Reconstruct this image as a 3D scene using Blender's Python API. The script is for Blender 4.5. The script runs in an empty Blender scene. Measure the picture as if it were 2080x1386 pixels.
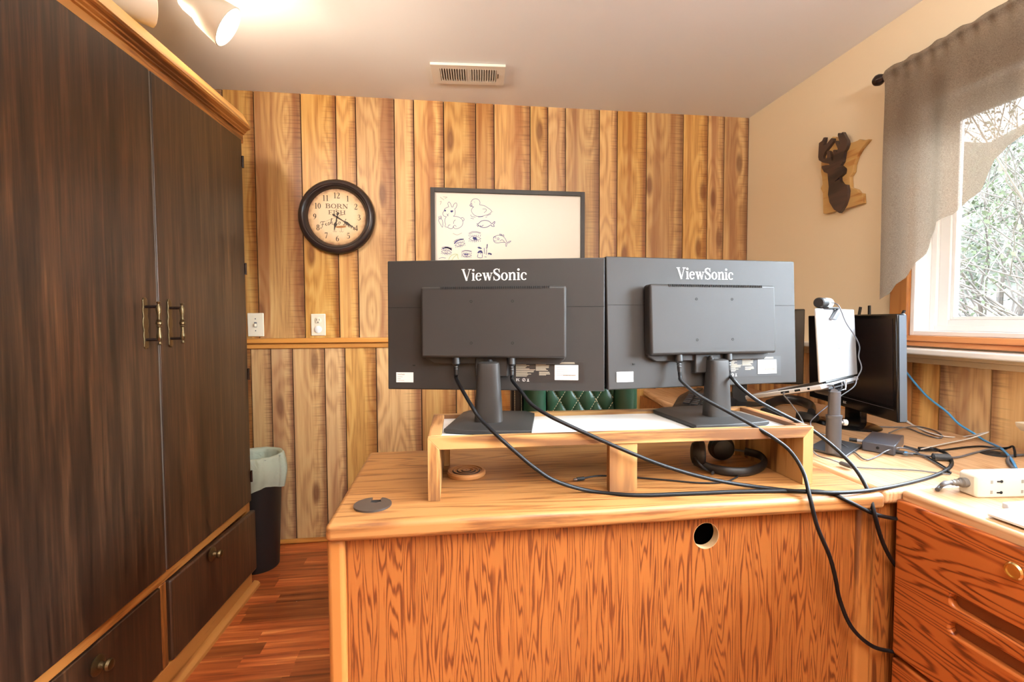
import bpy, bmesh, math, random
from mathutils import Vector, Matrix
from mathutils.geometry import tessellate_polygon
random.seed(7)
PI = math.pi
scn = bpy.context.scene
col = scn.collection

# ------------------------------------------------------------------ camera
YAW, PITCH, ROLL, FPX = 0.1293, -0.0425, -0.00415, 972.6
CAMZ = 1.15
cy, sy, cp, sp = math.cos(YAW), math.sin(YAW), math.cos(PITCH), math.sin(PITCH)
_f = Vector((sy*cp, cy*cp, sp)); _r = Vector((cy, -sy, 0)); _u = _r.cross(_f)
_c, _s = math.cos(ROLL), math.sin(ROLL)
CR = _c*_r + _s*_u; CU = _c*_u - _s*_r; CF = _f
CAM = Vector((0, 0, CAMZ))
cam_d = bpy.data.cameras.new('camera'); cam = bpy.data.objects.new('camera', cam_d); col.objects.link(cam)
cam_d.sensor_width = 36; cam_d.lens = FPX/2080*36; cam_d.clip_start = 0.02; cam_d.clip_end = 200
cam.matrix_world = Matrix(((CR.x, CU.x, -CF.x, 0), (CR.y, CU.y, -CF.y, 0), (CR.z, CU.z, -CF.z, CAMZ), (0, 0, 0, 1)))
scn.camera = cam

def C(r, g, b, k=1.0):
    f = lambda v: (v/12.92 if v <= .04045 else ((v+.055)/1.055)**2.4)
    return (f(r/255)*k, f(g/255)*k, f(b/255)*k, 1)

# ------------------------------------------------------------------ world, lights, exposure
scn.view_settings.view_transform = 'Standard'
scn.view_settings.look = 'None'
scn.view_settings.gamma = 1
scn.view_settings.use_curve_mapping = False
scn.view_settings.exposure = 0.2
scn.cycles.use_denoising = True
scn.cycles.max_bounces = 8
scn.cycles.sample_clamp_indirect = 6
w = bpy.data.worlds.new('overcast_sky'); scn.world = w; w.use_nodes = True
bg = w.node_tree.nodes['Background']
bg.inputs[0].default_value = (0.86, 0.94, 1.0, 1); bg.inputs[1].default_value = 20.0
WARM = (1.0, 0.86, 0.68)
def area(name, loc, target, size, power, color, size_y=None):
    d = bpy.data.lights.new(name, 'AREA'); d.energy = power; d.color = color; d.size = size
    if size_y: d.shape = 'RECTANGLE'; d.size_y = size_y
    else: d.shape = 'DISK'
    o = bpy.data.objects.new(name, d); col.objects.link(o); o.location = loc
    o.rotation_euler = (Vector(target)-Vector(loc)).to_track_quat('-Z', 'Y').to_euler()
    return o
def spot(name, loc, target, power, color, angle, blend=.6, rad=.03):
    d = bpy.data.lights.new(name, 'SPOT'); d.energy = power; d.color = color
    d.spot_size = math.radians(angle); d.spot_blend = blend; d.shadow_soft_size = rad
    o = bpy.data.objects.new(name, d); col.objects.link(o); o.location = loc
    o.rotation_euler = (Vector(target)-Vector(loc)).to_track_quat('-Z', 'Y').to_euler()
    return o
# broad bright patch of the overcast sky on the window side
sd_ = bpy.data.lights.new('bright_sky', 'SUN'); sd_.energy = 150.0; sd_.angle = math.radians(100); sd_.color = (.74, .88, 1.0)
so = bpy.data.objects.new('bright_sky', sd_); col.objects.link(so); so.location = (6, -2, 5); so.rotation_euler = Vector((-1, .27, -1.25)).to_track_quat('-Z', 'Y').to_euler()
# unseen fill lamps added behind the camera to brighten the room (fixtures are built below)
area('ceiling_fill_light', (0.25, -0.75, 2.235), (0.25, -0.6, 0), 0.5, 12, (1.0, .94, .86))
area('uplighter_fill_light', (.75, -.40, 1.80), (.75, -.399, 3), 0.34, 150, (.95, .97, 1.0))

# ------------------------------------------------------------------ pixel of the photograph -> place in the room
def ray(x, y):
    return (CR*((x-1040)/FPX) + CU*(-(y-693)/FPX) + CF)
def on(x, y, ax, v):
    d = ray(x, y); return CAM + d*((v-CAM[ax])/d[ax])
def at(x, y, Y): return on(x, y, 1, Y)
def atz(x, y, z): return on(x, y, 2, z)
def atx(x, y, X): return on(x, y, 0, X)

# ------------------------------------------------------------------ materials
def nmat(name):
    m = bpy.data.materials.new(name); m.use_nodes = True
    nt = m.node_tree
    return m, nt, nt.nodes['Principled BSDF']
def node(nt, t, **kw):
    n = nt.nodes.new(t)
    for k, v in kw.items():
        if k.startswith('i_'):
            key = k[2:]; key = int(key) if key.isdigit() else key.replace('_', ' ')
            if isinstance(v, tuple) and len(v) == 2 and hasattr(v[0], 'outputs'): nt.links.new(v[0].outputs[v[1]], n.inputs[key])
            else: n.inputs[key].default_value = v
        else: setattr(n, k, v)
    return n
def link(nt, a, ai, b, bi): nt.links.new(a.outputs[ai], b.inputs[bi])
def ramp(nt, src, si, stops):
    r = nt.nodes.new('ShaderNodeValToRGB'); el = r.color_ramp.elements
    while len(el) < len(stops): el.new(.5)
    for e, (p, c) in zip(el, stops): e.position = p; e.color = c
    link(nt, src, si, r, 0); return r
def mathn(nt, op, a, b=None, clamp=False):
    n = nt.nodes.new('ShaderNodeMath'); n.operation = op; n.use_clamp = clamp
    for i, v in enumerate((a, b)):
        if v is None: continue
        if isinstance(v, tuple): link(nt, v[0], v[1], n, i)
        else: n.inputs[i].default_value = v
    return n
def mix(nt, fac, a, b, mode='MIX'):
    n = nt.nodes.new('ShaderNodeMix'); n.data_type = 'RGBA'; n.blend_type = mode
    for key, v in ((0, fac), (6, a), (7, b)):
        if isinstance(v, tuple) and hasattr(v[0], 'outputs'): link(nt, v[0], v[1], n, key)
        else: n.inputs[key].default_value = v
    return n
def plain(name, c, rough=.5, metal=0, spec=.5, bump=0, bscale=200, var=0):
    m, nt, b = nmat(name)
    b.inputs['Base Color'].default_value = c; b.inputs['Roughness'].default_value = rough
    b.inputs['Metallic'].default_value = metal; b.inputs['Specular IOR Level'].default_value = spec
    tc = node(nt, 'ShaderNodeTexCoord')
    if bump:
        nz = node(nt, 'ShaderNodeTexNoise', i_Scale=bscale, i_Detail=3.0); link(nt, tc, 3, nz, 0)
        bp = node(nt, 'ShaderNodeBump', i_Strength=bump, i_Distance=.002); link(nt, nz, 0, bp, 'Height'); link(nt, bp, 0, b, 'Normal')
    if var:
        nz = node(nt, 'ShaderNodeTexNoise', i_Scale=6.0, i_Detail=4.0); link(nt, tc, 3, nz, 0)
        r = ramp(nt, nz, 0, [(.3, tuple(v*(1-var) for v in c[:3])+(1,)), (.7, tuple(min(1, v*(1+var)) for v in c[:3])+(1,))])
        link(nt, r, 0, b, 'Base Color')
    return m
def stretch(grain, a, l):
    return {'x': (l, a, a), 'y': (a, l, a), 'z': (a, a, l)}[grain]
def oak(name, grain, light, mid, dark, rough=.35, lo=2.2, lol=.35, K=9., fine=60., seed=0, contrast=1.0, rnd=False, thr=.5):
    # contours of a stretched noise field give the cathedral figure; a fine stretched noise gives the pores
    m, nt, b = nmat(name); tc = node(nt, 'ShaderNodeTexCoord')
    mp = node(nt, 'ShaderNodeMapping'); mp.inputs['Scale'].default_value = stretch(grain, 1, lol/lo); mp.inputs['Location'].default_value = (seed*3.1, seed*1.7, seed*2.3)
    link(nt, tc, 3, mp, 0)
    n1 = node(nt, 'ShaderNodeTexNoise', i_Scale=lo, i_Detail=2.5, i_Roughness=.45); link(nt, mp, 0, n1, 0)
    mp2 = node(nt, 'ShaderNodeMapping'); mp2.inputs['Scale'].default_value = stretch(grain, fine, fine*.06); link(nt, tc, 3, mp2, 0)
    n2 = node(nt, 'ShaderNodeTexNoise', i_Scale=1.0, i_Detail=4.0, i_Roughness=.6); link(nt, mp2, 0, n2, 0)
    k = mathn(nt, 'MULTIPLY', (n1, 0), K*2*PI)
    j = mathn(nt, 'MULTIPLY', (n2, 0), 3.2)
    s0 = mathn(nt, 'ADD', (k, 0), (j, 0)); s1 = mathn(nt, 'SINE', (s0, 0))
    s2 = mathn(nt, 'MULTIPLY', (s1, 0), .5*contrast); s3 = mathn(nt, 'ADD', (s2, 0), .5)
    f2 = mathn(nt, 'MULTIPLY', (n2, 0), .9); f3 = mathn(nt, 'ADD', (s3, 0), (f2, 0)); f4 = mathn(nt, 'SUBTRACT', (f3, 0), .42, True)
    r = ramp(nt, f4, 0, [(.02, dark), (thr*.75, mid), (min(.98, thr*1.5), light)])
    out = r
    if rnd:
        at_ = node(nt, 'ShaderNodeAttribute', attribute_name='plank')
        sep = node(nt, 'ShaderNodeSeparateColor'); link(nt, at_, 0, sep, 0)
        hs = node(nt, 'ShaderNodeHueSaturation'); v = mathn(nt, 'MULTIPLY', (sep, 0), .7); v2 = mathn(nt, 'ADD', (v, 0), .65)
        link(nt, v2, 0, hs, 'Value'); link(nt, r, 0, hs, 'Color'); out = hs
    link(nt, out, 0, b, 'Base Color'); b.inputs['Roughness'].default_value = rough
    bp = node(nt, 'ShaderNodeBump', i_Strength=.12, i_Distance=.001); link(nt, f4, 0, bp, 'Height'); link(nt, bp, 0, b, 'Normal')
    return m
def pine(name, across, k=1.0):
    # printed knotty-pine panelling: every board its own tone, brown sap band along one edge, saw marks, knots
    m, nt, b = nmat(name); tc = node(nt, 'ShaderNodeTexCoord')
    a = node(nt, 'ShaderNodeAttribute', attribute_name='plank'); sep = node(nt, 'ShaderNodeSeparateColor'); link(nt, a, 0, sep, 0)
    sx = node(nt, 'ShaderNodeSeparateXYZ'); link(nt, tc, 3, sx, 0)
    off = mathn(nt, 'MULTIPLY', (sep, 1), 37.0)
    ac = mathn(nt, 'ADD', (sx, across), (off, 0)); zz = mathn(nt, 'ADD', (sx, 2), (off, 0))
    def coords(s_ac, s_z):
        p = mathn(nt, 'MULTIPLY', (ac, 0), s_ac); q = mathn(nt, 'MULTIPLY', (zz, 0), s_z)
        cb = node(nt, 'ShaderNodeCombineXYZ'); link(nt, p, 0, cb, 0); link(nt, q, 0, cb, 1); return cb
    c1 = coords(9, .8); n1 = node(nt, 'ShaderNodeTexNoise', i_Scale=1.0, i_Detail=3.0, i_Distortion=.6); link(nt, c1, 0, n1, 0)
    c2 = coords(5.5, 1.7); vo = node(nt, 'ShaderNodeTexVoronoi', voronoi_dimensions='2D', i_Scale=1.0, i_Randomness=1.0); link(nt, c2, 0, vo, 0)
    d = vo
    near = mathn(nt, 'SUBTRACT', .42, (d, 0), True)
    k0 = mathn(nt, 'MULTIPLY', (n1, 0), 26.0); k1 = mathn(nt, 'MULTIPLY', (near, 0), 34.0); k2 = mathn(nt, 'ADD', (k0, 0), (k1, 0)); k3 = mathn(nt, 'SINE', (k2, 0))
    c3 = coords(120, 5); n3 = node(nt, 'ShaderNodeTexNoise', i_Scale=1.0, i_Detail=4.0); link(nt, c3, 0, n3, 0)
    g0 = mathn(nt, 'MULTIPLY', (k3, 0), .085); g1 = mathn(nt, 'MULTIPLY', (n3, 0), .42); g2 = mathn(nt, 'ADD', (g0, 0), (g1, 0)); g3 = mathn(nt, 'ADD', (g2, 0), .23)
    base = ramp(nt, g3, 0, [(.2, C(146, 94, 42, k)), (.42, C(204, 154, 86, k)), (.75, C(230, 192, 124, k))])
    # heartwood streaks
    c4 = coords(14, .35); n4 = node(nt, 'ShaderNodeTexNoise', i_Scale=1.0, i_Detail=2.0); link(nt, c4, 0, n4, 0)
    hs = ramp(nt, n4, 0, [(.50, (0, 0, 0, 1)), (.64, (1, 1, 1, 1))])
    hf = mathn(nt, 'MULTIPLY', (hs, 0), .68); m1 = mix(nt, (hf, 0), (base, 0), C(150, 84, 34, k))
    # edge band
    u = node(nt, 'ShaderNodeAttribute', attribute_name='plank_u'); us = node(nt, 'ShaderNodeSeparateColor'); link(nt, u, 0, us, 0)
    un = mathn(nt, 'MULTIPLY', (n3, 0), .12); u2 = mathn(nt, 'ADD', (us, 0), (un, 0))
    er = ramp(nt, u2, 0, [(.86, (0, 0, 0, 1)), (1.0, (1, 1, 1, 1))]); ef = mathn(nt, 'MULTIPLY', (er, 0), .7)
    m2 = mix(nt, (ef, 0), (m1, 2), C(120, 62, 24, k))
    c5 = coords(6, 130); n5 = node(nt, 'ShaderNodeTexNoise', i_Scale=1.0, i_Detail=1.0); link(nt, c5, 0, n5, 0)
    sw = ramp(nt, n5, 0, [(.5, (0, 0, 0, 1)), (.66, (1, 1, 1, 1))]); er2 = ramp(nt, u2, 0, [(.6, (0, 0, 0, 1)), (1.0, (1, 1, 1, 1))])
    sf = mathn(nt, 'MULTIPLY', (sw, 0), (er2, 0)); sf2 = mathn(nt, 'MULTIPLY', (sf, 0), .5); m3 = mix(nt, (sf2, 0), (m2, 2), C(96, 52, 24, k))
    # knots
    kr = ramp(nt, d, 0, [(.06, (1, 1, 1, 1)), (.13, (0, 0, 0, 1))]); kk = node(nt, 'ShaderNodeSeparateColor'); link(nt, vo, 1, kk, 0)
    kg = mathn(nt, 'GREATER_THAN', (kk, 0), .45); kf = mathn(nt, 'MULTIPLY', (kr, 0), (kg, 0)); kf2 = mathn(nt, 'MULTIPLY', (kf, 0), .75)
    m4 = mix(nt, (kf2, 0), (m3, 2), C(110, 58, 24, k))
    h = node(nt, 'ShaderNodeHueSaturation'); v = mathn(nt, 'MULTIPLY', (sep, 0), .26); v2 = mathn(nt, 'ADD', (v, 0), .86)
    sa = mathn(nt, 'MULTIPLY', (sep, 2), .2); sb = mathn(nt, 'ADD', (sa, 0), .85)
    link(nt, v2, 0, h, 'Value'); link(nt, sb, 0, h, 'Saturation'); link(nt, m4, 2, h, 'Color')
    link(nt, h, 0, b, 'Base Color'); b.inputs['Roughness'].default_value = .42
    return m
def darkwood(name):
    m, nt, b = nmat(name); tc = node(nt, 'ShaderNodeTexCoord')
    def nz(s, l, det=4.0, rough=.6, dist=0.):
        mp = node(nt, 'ShaderNodeMapping'); mp.inputs['Scale'].default_value = (s, s, l); link(nt, tc, 3, mp, 0)
        n = node(nt, 'ShaderNodeTexNoise', i_Scale=1.0, i_Detail=det, i_Roughness=rough, i_Distortion=dist); link(nt, mp, 0, n, 0); return n
    a = nz(7, .7, 3.0); f = nz(130, 4.5); g = nz(38, 2.2, 4.0, .6, .4)
    s = mathn(nt, 'MULTIPLY', (a, 0), .45); t = mathn(nt, 'MULTIPLY', (f, 0), .62); q = mathn(nt, 'MULTIPLY', (g, 0), .6)
    s1 = mathn(nt, 'ADD', (s, 0), (t, 0)); s2 = mathn(nt, 'ADD', (s1, 0), (q, 0)); s3 = mathn(nt, 'SUBTRACT', (s2, 0), .45)
    r = ramp(nt, s3, 0, [(.2, C(26, 19, 14)), (.38, C(48, 34, 24)), (.54, C(74, 53, 36)), (.74, C(124, 92, 60))])
    hue = nz(1.3, .5, 2.0); hr = ramp(nt, hue, 0, [(.4, (1, 1, 1, 1)), (.62, (1.0, .74, .62, 1))]); mm = mix(nt, 1.0, (r, 0), (hr, 0), 'MULTIPLY')
    link(nt, mm, 2, b, 'Base Color'); b.inputs['Roughness'].default_value = .38
    return m
def floormat(name):
    m, nt, b = nmat(name); tc = node(nt, 'ShaderNodeTexCoord')
    a = node(nt, 'ShaderNodeAttribute', attribute_name='plank'); sep = node(nt, 'ShaderNodeSeparateColor'); link(nt, a, 0, sep, 0)
    off = mathn(nt, 'MULTIPLY', (sep, 1), 41.0)
    sx = node(nt, 'ShaderNodeSeparateXYZ'); link(nt, tc, 3, sx, 0)
    x1 = mathn(nt, 'ADD', (sx, 0), (off, 0)); x2 = mathn(nt, 'MULTIPLY', (x1, 0), 2.4); y1 = mathn(nt, 'ADD', (sx, 1), (off, 0)); y2 = mathn(nt, 'MULTIPLY', (y1, 0), 45.0)
    cb = node(nt, 'ShaderNodeCombineXYZ'); link(nt, x2, 0, cb, 0); link(nt, y2, 0, cb, 1)
    n = node(nt, 'ShaderNodeTexNoise', i_Scale=1.0, i_Detail=4.0, i_Roughness=.55, i_Distortion=.5); link(nt, cb, 0, n, 0)
    r = ramp(nt, n, 0, [(.25, C(92, 40, 20)), (.45, C(150, 74, 36)), (.6, C(176, 96, 48)), (.75, C(214, 144, 84))])
    h = node(nt, 'ShaderNodeHueSaturation'); v = mathn(nt, 'MULTIPLY', (sep, 0), .95); v2 = mathn(nt, 'ADD', (v, 0), .62)
    link(nt, v2, 0, h, 'Value'); link(nt, r, 0, h, 'Color'); link(nt, h, 0, b, 'Base Color'); b.inputs['Roughness'].default_value = .3
    return m
def emit(name, c, s):
    m, nt, b = nmat(name); b.inputs['Base Color'].default_value = c
    b.inputs['Emission Color'].default_value = c; b.inputs['Emission Strength'].default_value = s; return m

M = {}
M['pine_x'] = pine('knotty_pine_boards', 0)
M['pine_y'] = pine('knotty_pine_boards_side', 1, 1.15)
OL, OM, OD = C(148, 88, 40), C(132, 73, 31), C(94, 46, 20)
M['oak_z'] = oak('oak_veneer_upright', 'z', OL, OM, OD, lo=20, lol=1.3, K=28, fine=210, thr=.38)
M['oak_x'] = oak('oak_top_lengthwise', 'x', C(160, 110, 60), C(142, 92, 46), C(98, 56, 26), rough=.5, lo=8, lol=.5, K=22, fine=150, seed=2, contrast=.7, thr=.36)
M['oak_y'] = oak('oak_top_crosswise', 'y', C(196, 156, 116), C(182, 138, 96), C(146, 102, 66), rough=.42, lo=8, lol=.5, K=22, fine=150, seed=4, contrast=.6, thr=.36)  # paler than the main desk's oak, window glare put into the colour
M['oak_drawer'] = oak('oak_drawer_front', 'y', C(178, 98, 44), C(162, 82, 34), C(104, 46, 18), rough=.32, lo=11, lol=1.1, K=24, fine=150, seed=6, thr=.36)
M['oak_trim'] = oak('oak_trim_upright', 'z', C(164, 106, 52), C(144, 86, 38), C(92, 50, 22), lo=8, lol=.6, K=4, fine=110, seed=3)
M['oak_trim_y'] = oak('oak_trim_lengthwise', 'y', C(176, 118, 58), C(150, 92, 42), C(98, 54, 22), lo=8, lol=.6, K=4, fine=110, seed=5)
M['oak_lit'] = oak('lamplit_oak_board', 'y', C(232, 182, 104), C(214, 156, 80), C(150, 92, 40), lo=8, lol=.6, K=4, fine=110, seed=21)  # lighter copy of the trim oak, lamplight put into its colour
M['oak_trim_x'] = oak('oak_rail_lengthwise', 'x', C(206, 140, 66), C(186, 118, 50), C(130, 72, 26), lo=8, lol=.6, K=3, fine=100, seed=8)
M['sill_wood'] = oak('varnished_sill_wood', 'y', C(206, 138, 86), C(182, 108, 62), C(132, 72, 38), lo=6, lol=.8, K=4, fine=70, seed=9)
M['riser_x'] = oak('rustic_pine_lengthwise', 'x', C(178, 136, 82), C(152, 108, 58), C(104, 66, 32), rough=.6, lo=9, lol=.9, K=5, fine=80, seed=11)
M['riser_z'] = oak('rustic_pine_upright', 'z', C(178, 134, 80), C(154, 108, 58), C(106, 66, 32), rough=.6, lo=9, lol=.9, K=5, fine=80, seed=12)
M['riser_y'] = oak('rustic_pine_crosswise', 'y', C(180, 130, 78), C(152, 100, 52), C(102, 62, 30), rough=.6, lo=9, lol=.9, K=4, fine=80, seed=13)
M['dark'] = darkwood('dark_stained_veneer')
M['floor'] = floormat('acacia_laminate')
M['beige'] = plain('beige_wall_paint', C(234, 214, 180), .75, bump=.15, bscale=90)
M['ceil'] = plain('white_ceiling_paint', C(232, 230, 228), .8, bump=.1, bscale=120)
M['black'] = plain('black_plastic', C(22, 21, 21), .5, bump=.08, bscale=900)
M['shell'] = plain('textured_black_plastic', C(40, 37, 35), .55, spec=.35, bump=.12, bscale=1400, var=.08)
M['blackgloss'] = plain('glossy_black_plastic', C(14, 14, 15), .12)
M['screen'] = plain('dark_display_glass', C(22, 17, 18), .18)
M['rubber'] = plain('black_cable_rubber', C(14, 14, 16), .5, spec=.25)
M['grey'] = plain('grey_cable_rubber', C(86, 86, 90), .4)
M['white'] = plain('white_plastic', C(226, 224, 218), .4)
M['ivory'] = plain('ivory_plastic', C(226, 214, 188), .4)
M['logo'] = plain('silver_print', C(226, 224, 220), .4)
M['alu'] = plain('silver_aluminium', C(214, 216, 220), .35, metal=.55)
M['steel'] = plain('dark_brushed_steel', C(96, 96, 100), .38, metal=.7)
M['chrome'] = plain('bright_steel', C(200, 200, 204), .2, metal=1)
M['brass'] = plain('antique_brass', C(112, 98, 72), .4, metal=1, bump=.4, bscale=300)
M['bronze'] = plain('dark_bronze', C(46, 34, 30), .25, metal=.6)
M['whitepanel'] = plain('white_melamine', C(228, 228, 226), .3)
M['board'] = plain('white_enamel', C(244, 240, 230), .22)
M['ink'] = plain('blue_marker_ink', C(64, 72, 140), .6)
M['ink_pale'] = plain('faded_marker_ink', C(168, 158, 160), .6)
M['ink_green'] = plain('pale_green_marker', C(190, 206, 160), .6)
M['leather'] = plain('green_leather', C(36, 70, 48), .32, bump=.15, bscale=500)
M['leather_dark'] = plain('black_leather', C(26, 23, 23), .4, bump=.15, bscale=500)
M['thread'] = plain('cream_thread', C(214, 196, 160), .7)
def coastermat():
    m, nt, b = nmat('carved_coaster_wood'); tcn = node(nt, 'ShaderNodeTexCoord'); sx = node(nt, 'ShaderNodeSeparateXYZ'); link(nt, tcn, 3, sx, 0)
    a = mathn(nt, 'SUBTRACT', (sx, 0), .038); c = mathn(nt, 'SUBTRACT', (sx, 1), 1.190); a2 = mathn(nt, 'MULTIPLY', (a, 0), (a, 0)); c2 = mathn(nt, 'MULTIPLY', (c, 0), (c, 0))
    q = mathn(nt, 'SQRT', (mathn(nt, 'ADD', (a2, 0), (c2, 0)), 0)); k = mathn(nt, 'MULTIPLY', (q, 0), 2*PI/.011); o = mathn(nt, 'SUBTRACT', (k, 0), .35); sn = mathn(nt, 'COSINE', (o, 0))
    r = ramp(nt, sn, 0, [(.55, C(176, 118, 66)), (.85, C(58, 34, 20))])
    lim = mathn(nt, 'LESS_THAN', (q, 0), .0385); fin = mix(nt, (lim, 0), C(178, 122, 70), (r, 0)); link(nt, fin, 2, b, 'Base Color'); b.inputs['Roughness'].default_value = .5; return m
M['coaster'] = coastermat()
M['bag'] = None
M['blue'] = plain('blue_cable_jacket', C(74, 146, 196), .4)
M['whitecable'] = plain('white_cable_jacket', C(214, 210, 204), .45)
M['vent'] = plain('beige_enamelled_steel', C(224, 216, 204), .45)
M['black_hole'] = plain('black_interior', C(10, 8, 7), .9)
M['chip'] = plain('particle_board_edge', C(190, 160, 120), .8)
M['plaque'] = oak('butcher_block', 'y', C(238, 190, 118), C(222, 162, 88), C(186, 122, 56), lo=14, lol=3, K=2, fine=60, seed=14, rnd=True)
M['deer'] = oak('dark_stained_board', 'y', C(70, 52, 44), C(52, 38, 34), C(36, 26, 24), rough=.4, lo=10, lol=2, K=3, fine=60, seed=15)
M['lens'] = emit('lit_lamp_face', (1, .9, .72, 1), 14)
M['cup'] = plain('white_lamp_enamel', C(232, 224, 206), .4)
M['paint_white'] = plain('white_window_vinyl', C(250, 250, 250), .3)
M['bark'] = plain('grey_bark', (.075, .066, .060, 1), .95, spec=.05, var=.3)
M['leaf'] = plain('pale_spring_leaf', (.048, .060, .038, 1), .9, spec=.05, var=.3)
M['lawn'] = plain('grass_ground', (.050, .056, .046, 1), .95, spec=.05, var=.35)
def clothmat():
    m, nt, b = nmat('sheer_taupe_linen'); tc = node(nt, 'ShaderNodeTexCoord')
    mp = node(nt, 'ShaderNodeMapping'); mp.inputs['Scale'].default_value = (300, 300, 900); link(nt, tc, 3, mp, 0)
    n = node(nt, 'ShaderNodeTexNoise', i_Scale=1.0, i_Detail=2.0); link(nt, mp, 0, n, 0)
    r = ramp(nt, n, 0, [(.3, C(106, 92, 78)), (.7, C(146, 130, 112))])
    df = node(nt, 'ShaderNodeBsdfDiffuse'); tr = node(nt, 'ShaderNodeBsdfTranslucent'); tp = node(nt, 'ShaderNodeBsdfTransparent')
    link(nt, r, 0, df, 0); link(nt, r, 0, tr, 0); tp.inputs[0].default_value = (.82, .76, .7, 1)
    a = node(nt, 'ShaderNodeMixShader'); a.inputs[0].default_value = .26; link(nt, df, 0, a, 1); link(nt, tr, 0, a, 2)
    c = node(nt, 'ShaderNodeMixShader'); c.inputs[0].default_value = .11; link(nt, a, 0, c, 1); link(nt, tp, 0, c, 2)
    link(nt, c, 0, nt.nodes['Material Output'], 0); return m
M['cloth'] = clothmat()
def bagmat():
    m, nt, b = nmat('thin_pale_green_film'); b.inputs['Base Color'].default_value = C(214, 228, 208); b.inputs['Roughness'].default_value = .35
    tcb = node(nt, 'ShaderNodeTexCoord'); nb = node(nt, 'ShaderNodeTexNoise', i_Scale=26.0, i_Detail=4.0, i_Distortion=1.5); link(nt, tcb, 3, nb, 0)
    bpn = node(nt, 'ShaderNodeBump', i_Strength=.9, i_Distance=.006); link(nt, nb, 0, bpn, 'Height'); link(nt, bpn, 0, b, 'Normal')
    tr = node(nt, 'ShaderNodeBsdfTranslucent'); tr.inputs[0].default_value = C(214, 228, 208)
    a = node(nt, 'ShaderNodeMixShader'); a.inputs[0].default_value = .3; link(nt, b, 0, a, 1); link(nt, tr, 0, a, 2); link(nt, a, 0, nt.nodes['Material Output'], 0); return m
M['bag'] = bagmat()
def glassmat():
    m, nt, b = nmat('window_glass'); tp = node(nt, 'ShaderNodeBsdfTransparent'); gl = node(nt, 'ShaderNodeBsdfGlossy'); gl.inputs['Roughness'].default_value = .02
    fr = node(nt, 'ShaderNodeFresnel', i_IOR=1.45); a = node(nt, 'ShaderNodeMixShader'); link(nt, fr, 0, a, 0); link(nt, tp, 0, a, 1); link(nt, gl, 0, a, 2)
    link(nt, a, 0, nt.nodes['Material Output'], 0); return m
M['glass'] = glassmat()

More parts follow.
